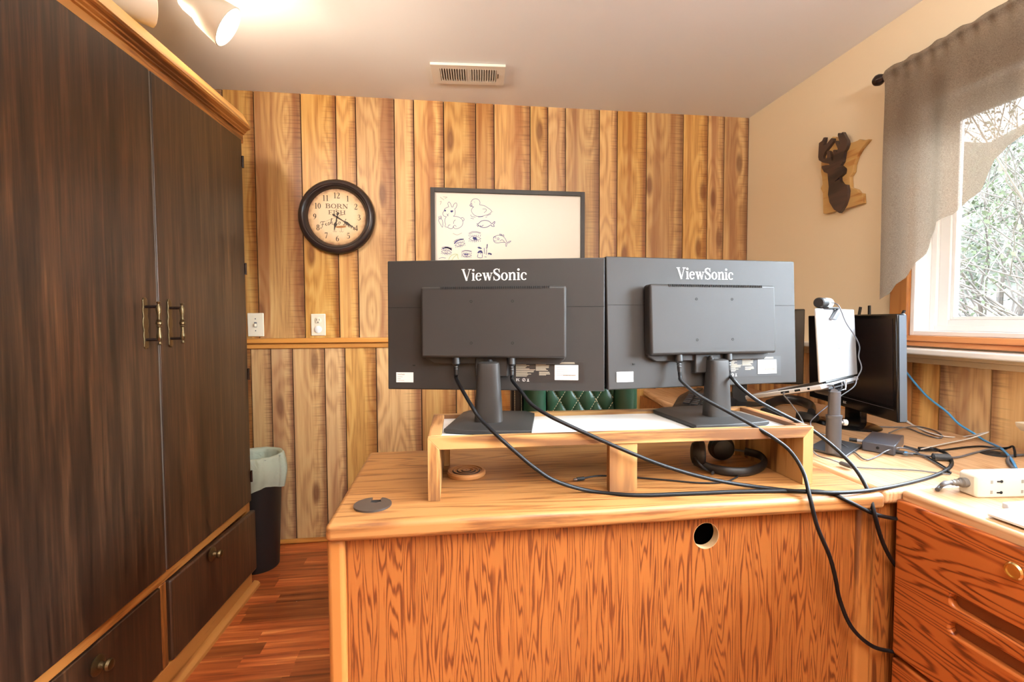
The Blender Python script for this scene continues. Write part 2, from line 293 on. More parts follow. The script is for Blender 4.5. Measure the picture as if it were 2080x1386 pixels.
# ------------------------------------------------------------------ mesh helpers
class MB:
    def __init__(s): s.v = []; s.f = []; s.mi = []; s.pl = []; s.pu = []; s.cur = 0; s.attr = False
    def add(s, vs, fs, pl=None, pu=None):
        o = len(s.v); s.v += [Vector(p) for p in vs]
        for i, f in enumerate(fs):
            s.f.append([o+k for k in f]); s.mi.append(s.cur)
            s.pl.append(pl or (.5, .5, .5)); s.pu.append(pu[i] if pu else [.5]*len(f))
        if pl: s.attr = True
        return s
    def box(s, a, b, M_=None, pl=None, uax=None):
        x0, y0, z0 = a; x1, y1, z1 = b
        vs = [Vector(p) for p in ((x0,y0,z0),(x1,y0,z0),(x1,y1,z0),(x0,y1,z0),(x0,y0,z1),(x1,y0,z1),(x1,y1,z1),(x0,y1,z1))]
        fs = [(0,3,2,1),(4,5,6,7),(0,1,5,4),(1,2,6,5),(2,3,7,6),(3,0,4,7)]
        pu = None
        if uax is not None:
            lo, hi = a[uax], b[uax]; pu = [[(vs[k][uax]-lo)/(hi-lo) for k in f] for f in fs]
        if M_ is not None: vs = [M_ @ p for p in vs]
        return s.add(vs, fs, pl, pu)
    def prism(s, poly, f0, f1, holes=()):
        # poly in 2D; f0/f1 map a 2D point to 3D on the two faces
        loops = [list(poly)] + [list(h) for h in holes]
        flat = [p for l in loops for p in l]; n = len(flat)
        tris = tessellate_polygon([[Vector((p[0], p[1], 0)) for p in l] for l in loops])
        vs = [f0(p) for p in flat] + [f1(p) for p in flat]
        fs = [tuple(t) for t in tris] + [tuple(n+i for i in reversed(t)) for t in tris]
        o = 0
        for l in loops:
            m = len(l)
            for i in range(m):
                a, b = o+i, o+(i+1) % m; fs.append((a, b, n+b, n+a))
            o += m
        s.add(vs, fs); return s
    def lathe(s, prof, origin, axis, seg=24, sx=1, sy=1, caps=True, ref=None):
        ax = Vector(axis).normalized(); t = Vector(ref) if ref else (Vector((0, 0, 1)) if abs(ax.z) < .9 else Vector((1, 0, 0)))
        e1 = (t - ax*t.dot(ax)).normalized(); e2 = ax.cross(e1); o = Vector(origin)
        vs = []; fs = []
        for r, h in prof:
            for i in range(seg):
                a = 2*PI*i/seg; vs.append(o + ax*h + e1*(r*sx*math.cos(a)) + e2*(r*sy*math.sin(a)))
        for j in range(len(prof)-1):
            for i in range(seg):
                k = (i+1) % seg; fs.append((j*seg+i, j*seg+k, (j+1)*seg+k, (j+1)*seg+i))
        if caps:
            fs.append(tuple(reversed(range(seg)))); fs.append(tuple((len(prof)-1)*seg+i for i in range(seg)))
        return s.add(vs, fs)
    def tube(s, path, r, seg=10, caps=True, flat=1.0):
        P = [Vector(p) for p in path]; n = len(P); vs = []; fs = []; prev = None
        for i, p in enumerate(P):
            t = (P[min(i+1, n-1)] - P[max(i-1, 0)])
            t = t.normalized() if t.length > 1e-9 else Vector((1, 0, 0))
            if prev is None: e = Vector((0, 0, 1)) if abs(t.z) < .9 else Vector((1, 0, 0))
            else: e = prev
            e = (e - t*e.dot(t)); e = e.normalized() if e.length > 1e-6 else t.orthogonal().normalized(); prev = e; g = t.cross(e)
            rr = r[i] if isinstance(r, (list, tuple)) else r
            for k in range(seg):
                a = 2*PI*k/seg; vs.append(p + e*(rr*flat*math.cos(a)) + g*(rr*math.sin(a)))
        for i in range(n-1):
            for k in range(seg):
                q = (k+1) % seg; fs.append((i*seg+k, i*seg+q, (i+1)*seg+q, (i+1)*seg+k))
        if caps: fs.append(tuple(reversed(range(seg)))); fs.append(tuple((n-1)*seg+k for k in range(seg)))
        return s.add(vs, fs)
    def ball(s, c, r, seg=16, rings=10, sc=(1, 1, 1)):
        prof = [(max(1e-5, math.sin(PI*i/rings)*r), -math.cos(PI*i/rings)*r) for i in range(rings+1)]
        o = len(s.v); s.lathe(prof, (0, 0, 0), (0, 0, 1), seg, caps=False)
        for i in range(o, len(s.v)):
            p = s.v[i]; s.v[i] = Vector((p.x*sc[0]+c[0], p.y*sc[1]+c[1], p.z*sc[2]+c[2]))
        return s
    def grid(s, fn, nu, nv, closed_u=False):
        vs = [fn(i/nu, j/nv) for j in range(nv+1) for i in range(nu+1)]
        fs = [(j*(nu+1)+i, j*(nu+1)+i+1, (j+1)*(nu+1)+i+1, (j+1)*(nu+1)+i) for j in range(nv) for i in range(nu)]
        return s.add(vs, fs)
    def ribbon(s, pts, fn):
        # pts: (x, y, width) in 2D ; fn maps 2D to 3D
        n = len(pts); vs = []
        for i, (x, y, wd) in enumerate(pts):
            a = pts[max(0, i-1)]; b = pts[min(n-1, i+1)]
            dx, dy = b[0]-a[0], b[1]-a[1]; l = math.hypot(dx, dy) or 1
            nx, ny = -dy/l, dx/l
            vs += [fn((x+nx*wd/2, y+ny*wd/2)), fn((x-nx*wd/2, y-ny*wd/2))]
        return s.add(vs, [(2*i, 2*i+1, 2*i+3, 2*i+2) for i in range(n-1)])
def smooth_path(pts, sub=8):
    P = [tuple(p) for p in pts]
    if len(P) < 3: return P
    out = []
    for i in range(len(P)-1):
        p0 = P[max(i-1, 0)]; p1 = P[i]; p2 = P[i+1]; p3 = P[min(i+2, len(P)-1)]
        for k in range(sub):
            t = k/sub
            out.append(tuple(.5*((2*b)+(-a+c)*t+(2*a-5*b+4*c-d)*t*t+(-a+3*b-3*c+d)*t**3) for a, b, c, d in zip(p0, p1, p2, p3)))
    out.append(P[-1]); return out
def wm(o):
    m = o.matrix_basis.copy(); p = o.parent
    while p: m = p.matrix_basis @ m; p = p.parent
    return m
def obj(name, mb, mat, parent=None, world=True, bevel=0, seg=2, smooth=35, label=None, bang=40):
    me = bpy.data.meshes.new(name)
    vs = mb.v
    if parent is not None and world:
        inv = wm(parent).inverted(); vs = [inv @ p for p in vs]
    me.from_pydata([tuple(p) for p in vs], [], mb.f); me.update()
    if not mb.attr:
        bm = bmesh.new(); bm.from_mesh(me); bmesh.ops.recalc_face_normals(bm, faces=bm.faces); bm.to_mesh(me); bm.free()
    mats = mat if isinstance(mat, (list, tuple)) else [mat]
    for m_ in mats: me.materials.append(M[m_] if isinstance(m_, str) else m_)
    if len(mats) > 1: me.polygons.foreach_set('material_index', mb.mi)
    if mb.attr:
        ca = me.color_attributes.new('plank', 'FLOAT_COLOR', 'CORNER'); cu = me.color_attributes.new('plank_u', 'FLOAT_COLOR', 'CORNER')
        i = 0
        for f, pl, pu in zip(mb.f, mb.pl, mb.pu):
            for k in range(len(f)):
                ca.data[i].color = (*pl, 1); cu.data[i].color = (pu[k],)*3+(1,); i += 1
    if smooth:
        me.shade_smooth(); me.set_sharp_from_angle(angle=math.radians(smooth))
    o = bpy.data.objects.new(name, me); col.objects.link(o)
    if parent is not None: o.parent = parent
    if bevel:
        b = o.modifiers.new('bevel', 'BEVEL'); b.width = bevel; b.segments = seg; b.limit_method = 'ANGLE'; b.angle_limit = math.radians(bang); b.harden_normals = False
    if label: o['label'] = label
    return o
def thing(name, label, cat, loc=(0, 0, 0), rz=0, group=None):
    o = bpy.data.objects.new(name, None); col.objects.link(o); o.location = loc; o.rotation_euler = (0, 0, rz); o.empty_display_size = .05
    o['label'] = label; o['category'] = cat
    if group: o['group'] = group
    return o
def tag(o, label, cat, group=None, kind=None):
    o['label'] = label; o['category'] = cat
    if group: o['group'] = group
    if kind: o['kind'] = kind
    return o
def struct(name, mb, mat, parent=None, label=None, **kw):
    o = obj(name, mb, mat, parent, **kw)
    if parent is None: o['kind'] = 'structure'
    if label: o['label'] = label
    return o
def rndpl(): return (random.random(), random.random(), random.random())

# ------------------------------------------------------------------ a small serif alphabet made of variable-width strokes
T, t_ = .145, .05
def ring(cx, cy_, rx, ry, a0=0, a1=360, T=T, t=t_, n=28):
    pts = []
    for i in range(n+1):
        a = math.radians(a0+(a1-a0)*i/n); pts.append((cx+rx*math.cos(a), cy_+ry*math.sin(a), t+(T-t)*abs(math.cos(a))**1.3))
    return pts
def stem(x, y0, y1, wd=T): return [(x, y0, wd), (x, y1, wd)]
def ser(x0, x1, y, h=.05): return [(x0, y, h), (x1, y, h)]
def spl(*p): return smooth_path(p, 6)
def dot(x, y, r): return [(x-r, y, .02), (x-r*.7, y, r*1.5), (x, y, r*2), (x+r*.7, y, r*1.5), (x+r, y, .02)]
G = {
 'V': (.80, [[(.13, 1, T), (.43, 0, T)], [(.68, 1, t_), (.42, 0, t_)], ser(0, .30, .975), ser(.54, .82, .975)]),
 'i': (.32, [stem(.16, .66, 0), ser(.03, .30, .025), ser(.03, .16, .64), dot(.16, .90, .095)]),
 'e': (.54, [ring(.26, .33, .19, .31, 12, 325), [(.1, .38, .05), (.47, .38, .05)]]),
 'w': (.84, [[(.12, .66, .14), (.28, 0, .14)], [(.42, .66, .05), (.28, 0, .05)], [(.42, .66, .14), (.58, 0, .14)], [(.74, .66, .05), (.58, 0, .05)], ser(0, .24, .64), ser(.32, .52, .64), ser(.64, .84, .64)]),
 'S': (.62, [spl((.50, .74, .05), (.44, .92, .06), (.30, .98, .07), (.14, .90, .11), (.10, .76, .14), (.20, .60, .17), (.38, .47, .18), (.50, .32, .15), (.48, .12, .12), (.32, .02, .07), (.16, .05, .06), (.07, .28, .05)), stem(.51, .68, 1.0, .04), stem(.065, 0, .34, .04)]),
 'o': (.58, [ring(.28, .33, .2, .31)]),
 'n': (.64, [stem(.14, .66, 0), ser(.02, .26, .025), ser(.02, .14, .64), spl((.2, .50, .05), (.3, .63, .08), (.42, .62, .12), (.48, .48, .15), (.48, 0, .15)), ser(.37, .61, .025)]),
 'c': (.52, [ring(.27, .33, .19, .31, 38, 318), dot(.42, .5, .06)]),
 'B': (.74, [stem(.16, 1, 0), ser(0, .4, .975), ser(0, .4, .025), spl((.2, .97, .05), (.46, .95, .08), (.57, .76, .15), (.46, .56, .08), (.2, .53, .05)), spl((.2, .53, .05), (.5, .50, .08), (.62, .27, .16), (.5, .05, .08), (.2, .03, .05))]),
 'O': (.84, [ring(.41, .5, .31, .47)]),
 'R': (.80, [stem(.16, 1, 0), ser(0, .4, .975), ser(0, .32, .025), spl((.2, .97, .05), (.46, .95, .08), (.58, .74, .15), (.46, .53, .08), (.2, .5, .05)), [(.4, .52, .12), (.66, .02, .15)], ser(.56, .8, .025)]),
 'N': (.82, [stem(.14, 1, 0, .06), [(.14, .97, .15), (.66, .03, .15)], stem(.66, 1, 0, .06), ser(0, .26, .975), ser(.02, .28, .025), ser(.52, .8, .975)]),
 'F': (.66, [stem(.16, 1, 0), ser(0, .58, .975), ser(0, .34, .025), [(.2, .5, .05), (.44, .5, .05)], stem(.57, 1, .72, .05), stem(.44, .62, .38, .05)]),
 'I': (.36, [stem(.18, 1, 0), ser(.02, .34, .975), ser(.02, .34, .025)]),
 'H': (.84, [stem(.16, 1, 0), stem(.66, 1, 0), ser(0, .32, .975), ser(0, .32, .025), ser(.5, .82, .975), ser(.5, .82, .025), [(.2, .52, .05), (.62, .52, .05)]]),
 't': (.4, [spl((.18, .9, .06), (.18, .6, .14), (.18, .2, .14), (.24, .03, .08), (.36, .08, .04)), ser(.02, .36, .63)]),
 'C': (.74, [ring(.38, .5, .29, .47, 42, 318)]),
 '0': (.56, [ring(.27, .5, .19, .46)]),
 '1': (.56, [stem(.28, 1, 0), ser(.1, .46, .025), [(.08, .86, .05), (.28, .98, .08)]]),
 '2': (.58, [spl((.07, .72, .08), (.12, .92, .06), (.3, .97, .08), (.44, .8, .15), (.38, .55, .13), (.2, .28, .07), (.06, .06, .07)), [(.06, .06, .12), (.48, .06, .12)], [(.49, .0, .04), (.52, .26, .04)]]),
 '3': (.56, [spl((.08, .8, .06), (.2, .97, .06), (.38, .9, .12), (.4, .7, .13), (.22, .53, .05)), spl((.22, .53, .05), (.42, .46, .1), (.46, .25, .15), (.34, .05, .08), (.16, .03, .06), (.07, .16, .1))]),
 '4': (.6, [stem(.4, 1, 0), [(.4, .97, .07), (.04, .3, .06)], [(.03, .28, .1), (.56, .28, .1)]]),
 '5': (.56, [[(.14, .95, .12), (.48, .95, .12)], [(.13, .98, .05), (.1, .52, .05)], spl((.1, .52, .05), (.28, .62, .07), (.45, .46, .13), (.44, .2, .15), (.28, .03, .07), (.12, .04, .06), (.06, .15, .1))]),
 '6': (.58, [spl((.48, .97, .05), (.28, .86, .08), (.13, .6, .14), (.1, .34, .15)), ring(.28, .31, .18, .28)]),
 '7': (.56, [[(.04, .94, .13), (.5, .94, .13)], [(.49, .95, .06), (.18, 0, .12)], [(.05, .97, .04), (.04, .74, .04)]]),
 '8': (.58, [ring(.28, .75, .15, .22), ring(.28, .27, .19, .26)]),
 '9': (.58, [spl((.08, .03, .05), (.28, .14, .08), (.43, .4, .14), (.46, .66, .15)), ring(.28, .69, .18, .28)]),
 'D': (.8, [stem(.16, 1, 0), ser(0, .3, .975), ser(0, .3, .025), spl((.2, .97, .05), (.5, .92, .08), (.66, .5, .16), (.5, .08, .08), (.2, .03, .05))]),
 'A': (.78, [[(.36, 1, .06), (.1, 0, .06)], [(.36, 1, .15), (.66, 0, .15)], ser(0, .22, .025), ser(.5, .8, .025), [(.18, .34, .05), (.5, .34, .05)]]),
 ' ': (.34, []),
}
def text(mb, s, fn, x, y, h, width=None, align='l', sx=1.0):
    adv = sum(G[c][0] for c in s); k = h*sx
    if width: k = width/adv
    if align == 'c': x -= adv*k/2
    for c in s:
        a, strokes = G[c]
        for st in strokes: mb.ribbon([(x+p[0]*k, y+p[1]*h, p[2]*(k*.6+h*.4)) for p in st], fn)
        x += a*k
    return mb

# ================================================================== THE ROOM
WY, RX, LX, BY, CZ = 2.569, 1.695, -1.62, -1.7, 2.293
# floor: short laminate strips across the room
mb = MB(); y = BY
while y < WY+.02:
    x = LX - random.random()*.3; wd = .062
    while x < RX+.05:
        l = random.uniform(.18, .5); mb.add([(x, y, 0), (x+l, y, 0), (x+l, y+wd, 0), (x, y+wd, 0)], [(0, 1, 2, 3)], rndpl()); x += l
    y += wd
struct('floor', mb, 'floor', smooth=0)
struct('ceiling', MB().box((LX-.1, BY-.1, CZ), (RX+.15, WY+.1, CZ+.1)), 'ceil', smooth=0)
# back wall: knotty pine boards, upper and lower courses
def boards(mb, cuts, ax, face, z0, z1, depth, gap=.005):
    for a, b in zip(cuts, cuts[1:]):
        lo, hi = min(a, b)+gap/2, max(a, b)-gap/2
        if hi-lo < .01: continue
        pl = rndpl()
        if ax == 0: mb.box((lo, face, z0), (hi, face+depth, z1), pl=pl, uax=0)
        else: mb.box((face, lo, z0), (face+depth, hi, z1), pl=pl, uax=1)
up = [(451, 190), (514, 185), (613, 340), (684, 340), (724, 340), (802, 340), (841.5, 340), (902, 340), (967, 340), (1004, 340), (1077, 340), (1113, 340), (1148.6, 340), (1217.5, 340), (1252.8, 510), (1311.6, 510), (1385.6, 510), (1435, 510), (1468, 510)]
cu = [LX, -1.45, -1.3] + [at(px, py, WY).x for px, py in up] + [RX]
lo_ = [(551, 760), (595, 760), (660, 760), (703, 850), (766, 850), (857, 850), (927, 820), (965, 820)]
cl = [LX, -1.42, -1.25, -1.0] + [at(px, py, WY).x for px, py in lo_]
while cl[-1] < RX-.2: cl.append(cl[-1] + random.choice((.11, .17, .2, .14)))
cl.append(RX)
mb = MB(); boards(mb, cu, 0, WY, 1.04, CZ, .02); boards(mb, cl, 0, WY, 0, 1.04, .02)
mb.cur = 1; mb.box((LX-.1, WY+.008, 0), (RX+.1, WY+.1, CZ))
struct('wall_back', mb, ['pine_x', plain('dark_groove_backing', C(58, 36, 20), .8)], smooth=0)  # second material: dark brown backing behind the board gaps
# right wall with the window opening
y0, y1, z0, z1 = -.35, 1.571, 1.09, 1.93
mb = MB().prism([(BY, 0), (WY, 0), (WY, CZ), (BY, CZ)], lambda p: Vector((RX, p[0], p[1])), lambda p: Vector((RX+.15, p[0], p[1])), holes=[[(y0, z0), (y1, z0), (y1, z1), (y0, z1)]])
struct('wall_right', mb, 'beige', smooth=0)
struct('wall_left', MB().box((LX-.1, BY, 0), (LX, WY, CZ)), 'beige', smooth=0)
struct('wall_front', MB().box((LX, BY-.1, 0), (RX, BY, CZ)), 'beige', smooth=0)
# wainscot under the window
wc = [(1856, 860), (1911, 873), (2016, 905)]
cuts = [WY, 2.42, 2.3, 2.13, 2.0, 1.84, 1.7] + [atx(a, b, RX).y for a, b in wc]
while cuts[-1] > BY+.2: cuts.append(cuts[-1] - random.choice((.11, .16, .2, .14)))
cuts.append(BY)
mb = MB(); boards(mb, cuts, 1, RX-.012, 0, 1.0, .012)
mb.cur = 1; mb.box((RX-.004, BY, 0), (RX+.001, WY, 1.0))
struct('trim_1', mb, ['pine_y', 'black_hole'], smooth=0, label='knotty pine wainscot boards below the window')
# ledge over the wainscot: moulding below, pale top
mb = MB().box((RX-.03, BY, .992), (RX, WY, 1.012)); mb.box((RX-.045, BY, 1.012), (RX, WY, 1.026))
struct('trim_2', mb, plain('worn_moulding', C(206, 180, 142), .5), bevel=.003, label='moulding under the window ledge')
struct('trim_3', MB().box((RX-.095, BY, 1.026), (RX, WY, 1.046)), plain('pale_ledge_paint', C(244, 240, 232), .3), bevel=.005, label='pale ledge running under the window')
# chair rail on the back wall
mb = MB().box((LX, WY-.012, 1.012), (RX-.08, WY, 1.04)); mb.box((LX, WY-.034, 1.04), (RX-.08, WY, 1.066))
struct('trim_4', mb, 'oak_trim_x', bevel=.005, label='oak chair rail on the back wall')
struct('baseboard_back', MB().box((LX, WY-.016, 0), (RX, WY, .026)), 'oak_trim_x', bevel=.008)
# window: wooden casing, white vinyl frame, sash, pane
wr = thing('window_1', 'white vinyl window with varnished wood casing behind the taupe curtain', 'window', (RX, (y0+y1)/2, z0)); wr['kind'] = 'structure'; del wr['category']
mb = MB().box((RX-.02, y1, z0-.035), (RX, y1+.07, z1+.06)); mb.box((RX-.02, y0-.07, z0-.035), (RX, y0, z1+.06)); mb.box((RX-.02, y0, z1), (RX, y1, z1+.06))
obj('casing', mb, 'oak_trim', wr, bevel=.003)
mb = MB().box((RX-.03, y0-.09, z0-.02), (RX+.06, y1+.005, z0)); mb.box((RX-.022, y0-.08, z0-.038), (RX, y1+.005, z0-.02))
obj('window_sill', mb, 'sill_wood', wr, bevel=.003)
def frame(mb, x0, x1, a, b, c, d, wd):
    mb.box((x0, a, c), (x1, a+wd, d)); mb.box((x0, b-wd, c), (x1, b, d)); mb.box((x0, a+wd, c), (x1, b-wd, c+wd)); mb.box((x0, a+wd, d-wd), (x1, b-wd, d))
mb = MB(); frame(mb, RX-.004, RX+.13, y0, y1, z0, z1, .016); frame(mb, RX+.06, RX+.13, y0+.016, y1-.016, z0+.016, z1-.016, .02)
obj('window_frame', mb, 'paint_white', wr, bevel=.002)
mb = MB(); frame(mb, RX+.072, RX+.11, y0+.036, y1-.036, z0+.02, z1-.036, .036); frame(mb, RX+.08, RX+.1, y0+.072, y1-.072, z0+.056, z1-.072, .012)
obj('sash', mb, 'paint_white', wr, bevel=.002)
obj('window_pane', MB().box((RX+.088, y0+.08, z0+.065), (RX+.092, y1-.08, z1-.08)), 'glass', wr, smooth=0)

# ------------------------------------------------------------------ outdoors
o = struct('ground', MB().grid(lambda u, v: Vector((RX+.2+u*14, -4+v*16, .55+.09*(RX+.2+u*14) + .06*math.sin(u*30)*math.cos(v*23))), 40, 40), 'lawn'); o['label'] = 'rough grass outside the window'
o = struct('hills', MB().grid(lambda u, v: Vector((8.6+u*4.0+.3*math.sin(v*31+u*5)+.15*math.sin(v*83+u*47), -3+v*17, 1.0+u*4.6+.2*math.sin(v*23)+.12*math.sin(v*71+u*39))), 60, 120), plain('wooded_bank', (.068, .074, .064, 1), .95, spec=.05, var=.45)); o['label'] = 'hazy wooded bank beyond the shrubs'
def shrub(x, y, z, h, spread, nb, nl, label, seed, pale=.0):
    rr = random.Random(seed); r = thing('bare_shrub', label, 'shrub', (x, y, z), group='shrubs outside the window')
    mb = MB(); tips = []
    for i in range(int(nb*1.5)):
        a = rr.uniform(0, 2*PI); l = h*rr.uniform(.6, 1.1); e = rr.uniform(.1, 1.0)
        d = Vector((math.cos(a)*e, math.sin(a)*e, 1)).normalized(); p = Vector((x, y, z))+Vector((math.cos(a), math.sin(a), 0))*.15; pts = [p]
        for k in range(6):
            d = (d + Vector((rr.gauss(0, .22), rr.gauss(0, .22), rr.gauss(-.06, .15)))).normalized(); p = p + d*l/6*spread; pts.append(p.copy())
            if k > 1:
                q = p.copy(); dd = (d + Vector((rr.gauss(0, .8), rr.gauss(0, .8), rr.gauss(0, .5)))).normalized(); tp = [q]
                for m in range(4): dd = (dd + Vector((rr.gauss(0, .25), rr.gauss(0, .25), rr.gauss(0, .2)))).normalized(); q = q + dd*l/14; tp.append(q.copy())
                mb.tube(tp, [.0035, .003, .0025, .002, .0015], 5); tips += tp[1:]
        mb.tube(pts, [.012, .010, .008, .006, .005, .004, .0025], 6); tips += pts[2:]
    obj('branches', mb, 'bark', r)
    mb = MB()
    for i in range(nl*2):
        p = rr.choice(tips) + Vector((rr.gauss(0, .09), rr.gauss(0, .09), rr.gauss(0, .09))); s = rr.uniform(.009, .024)
        n = Vector((rr.gauss(0, 1), rr.gauss(0, 1), rr.gauss(0, 1))).normalized(); e = n.orthogonal().normalized()*s; g = n.cross(e)
        mb.add([p-e, p-g*.5, p+e, p+g*.5], [(0, 1, 2, 3)])
    lf = obj('foliage', mb, 'leaf', r, smooth=0); lf['kind'] = 'stuff'
    return r
for i, (x, y, z, h, sp, nb, nl, lb) in enumerate((
    (4.3, 2.6, .8, 2.4, 1.0, 40, 2400, 'tangled bare shrub just outside the window pane'),
    (5.2, 3.9, .9, 2.8, 1.0, 34, 2800, 'leafier shrub farther back, left through the window'),
    (5.6, 2.2, 1.0, 3.0, 1.0, 34, 2800, 'tall leafy shrub behind the tangled bare shrub'),
    (7.4, 4.6, 1.2, 3.6, 1.0, 34, 4200, 'hazy green shrub farthest from the window'),
    (7.6, 3.0, 1.2, 3.8, 1.0, 34, 4200, 'tall hazy shrub at the back, right through the window'))):
    shrub(x, y, z, h, sp, nb, nl, lb, 20+i)

# ================================================================== WARDROBE
WT = math.radians(-2.0); W0 = Vector((-.857, 2.15, 0))
wd = thing('wardrobe', 'tall dark-stained wardrobe with oak frame filling the left of the room', 'wardrobe', W0, WT)
_n = Vector((math.cos(WT), math.sin(WT), 0)); _d = Vector((-math.sin(WT), math.cos(WT), 0))
def wl(px, py, off=0.):     # pixel -> (y, z) on the wardrobe front in the wardrobe's own frame
    d = ray(px, py); P0 = W0 + _n*off; t = (P0-CAM).dot(_n)/d.dot(_n); P = CAM + d*t - W0
    return P.dot(_d), P.z
NE = -1.62           # near end, beyond the left edge of the picture
SEAM = -.60
mb = MB().box((-.56, NE, .0), (-.02, 0, 1.93)); obj('carcass', mb, 'oak_trim', wd, world=False)
mb = MB()
mb.box((-.02, -.035, .06), (0, 0, 1.90)); obj('stile', mb, 'oak_trim', wd, world=False, bevel=.003)
obj('stile', MB().box((-.02, NE, .06), (0, NE+.035, 1.90)), 'oak_trim', wd, world=False, bevel=.003)
obj('rail', MB().box((-.02, NE+.035, .352), (.002, -.035, .392)), 'oak_trim_y', wd, world=False, bevel=.003)
obj('rail', MB().box((-.02, NE+.035, .0), (.002, 0, .088)), 'oak_trim_y', wd, world=False, bevel=.004)
obj('drawer_divider', MB().box((-.02, SEAM-.012, .088), (.003, SEAM+.02, .352)), 'oak_trim', wd, world=False, bevel=.003)
tz0, tz1 = wl(98, 0)[1], wl(470.7, 276)[1]
def topz(y): return tz1 + (tz0-tz1)*(y-wl(470.7, 276)[0])/(wl(98, 0)[0]-wl(470.7, 276)[0])
def door_panel(a, b):
    return MB().prism([(a, .394), (b, .394), (b, topz(b)), (a, topz(a))], lambda p: Vector((0.0, p[0], p[1])), lambda p: Vector((.02, p[0], p[1])))
def pull(parent, yc, zc):
    h = .145
    pl = obj('handle', MB().lathe([(.004, -.062), (.006, -.06), (.0035, -.056), (.0035, -.052), (.006, -.048), (.0075, -.038), (.0045, -.022), (.0045, -.012), (.007, -.009), (.0055, -.006), (.0085, -.003), (.0085, .003), (.0055, .006), (.007, .009), (.0045, .012), (.0045, .022), (.0075, .038), (.006, .048), (.0035, .052), (.0035, .056), (.006, .06), (.004, .062)], (.056, yc+.004, zc), (0, 0, 1), 14), 'brass', parent, world=False)
    for s in (-1, 1): obj('handle_post', MB().tube([(.02, yc, zc+s*.047), (.056, yc+.004, zc+s*.047)], .0042, 8), 'bronze', parent, world=False)
    prof = [(-.010, -.066), (-.004, -.074), (0, -.071), (.004, -.074), (.010, -.066), (.009, -.05), (.011, -.035), (.008, -.02), (.012, -.008), (.012, .008), (.008, .02), (.011, .035), (.009, .05), (.010, .066), (.004, .074), (0, .071), (-.004, .074), (-.010, .066), (-.009, .05), (-.011, .035), (-.008, .02), (-.012, .008), (-.012, -.008), (-.008, -.02), (-.011, -.035), (-.009, -.05)]
    obj('handle_plate', MB().prism([(yc+a, zc+b) for a, b in prof], lambda p: Vector((.0195, p[0], p[1])), lambda p: Vector((.0235, p[0], p[1]))), 'brass', parent, world=False, bevel=.001)
def hinge(parent, y, z):
    mb = MB().box((.012, y-.004, z-.022), (.022, y+.014, z+.022)); mb.lathe([(.004, -.024), (.004, .024)], (.023, y+.003, z), (0, 0, 1), 8)
    obj('hinge', mb, 'bronze', parent, world=False)
da = obj('door', door_panel(SEAM+.003, -.03), 'dark', wd, world=False, bevel=.003)
db = obj('door', door_panel(NE+.03, SEAM-.006), 'dark', wd, world=False, bevel=.003)
obj('door_edge', MB().box((.004, SEAM-.005, .40), (.0185, SEAM+.001, topz(SEAM)-.004)), plain('worn_edge_band', C(84, 80, 76), .4), db, world=False)
ya, za = wl(344, 657, .02); yb, zb = wl(294, 657, .02)
pull(da, ya, za); pull(db, yb, zb)
for px, py in ((476, 325), (481, 545), (486, 762), (494, 972)): hinge(da, -.032, wl(px, py)[1])
def knob(parent, x, y, z):
    obj('knob', MB().lathe([(.024, 0), (.025, .003), (.02, .006), (.009, .008), (.007, .018), (.012, .022), (.0145, .028), (.0125, .034), (.005, .037)], (x, y, z), (1, 0, 0), 18), 'brass', parent, world=False)
# far drawer stands a little open, its near end farther out
M1 = Matrix.Rotation(math.radians(-1.6), 4, 'Z')
dr = obj('drawer', MB().box((0, -.565, .09), (.022, .0, .347), M_=Matrix.Translation((.004, -.006, 0)) @ M1), 'dark', wd, world=False, bevel=.006)
knob(dr, .026, *wl(430, 1126, .026))
dr = obj('drawer', MB().box((-.012, -1.19, .095), (.006, SEAM-.014, .349)), 'dark', wd, world=False, bevel=.003)
knob(dr, .006, *wl(197, 1352, .006))
# crown: top board with lamplight in its colour over a stepped moulding, sagging a little toward the near end
def crownpt(y, x, dz): return Vector((x, y, topz(y)+.012+dz))
mb = MB()
prof = [(-.02, -.012), (.005, -.012), (.005, .022), (.012, .024), (.012, .029), (.020, .033), (.020, .038), (.034, .044), (.036, .050), (-.02, .050)]
n = len(prof)
mb.add([crownpt(y, x, z) for y in (NE, .02) for x, z in prof], [tuple(range(n)), tuple(range(2*n-1, n-1, -1))] + [(i, (i+1) % n, n+(i+1) % n, n+i) for i in range(n)])
obj('crown_moulding', mb, 'oak_trim_y', wd, world=False)
prof = [(-.30, .050), (.038, .050), (.006, .108), (-.30, .108)]; n = len(prof); mb = MB()
mb.add([crownpt(y, x, z) for y in (NE, .022) for x, z in prof], [tuple(range(n)), tuple(range(2*n-1, n-1, -1))] + [(i, (i+1) % n, n+(i+1) % n, n+i) for i in range(n)])
obj('crown_board', mb, 'oak_lit', wd, world=False)
prof = [(.002, 0), (.026, 0), (.025, .012), (.018, .02), (.002, .024)]; n = len(prof); mb = MB()
mb.add([Vector((x, y, z)) for y in (NE, .02) for x, z in prof], [tuple(range(n)), tuple(range(2*n-1, n-1, -1))] + [(i, (i+1) % n, n+(i+1) % n, n+i) for i in range(n)])
obj('shoe_moulding', mb, 'oak_trim_y', wd, world=False)

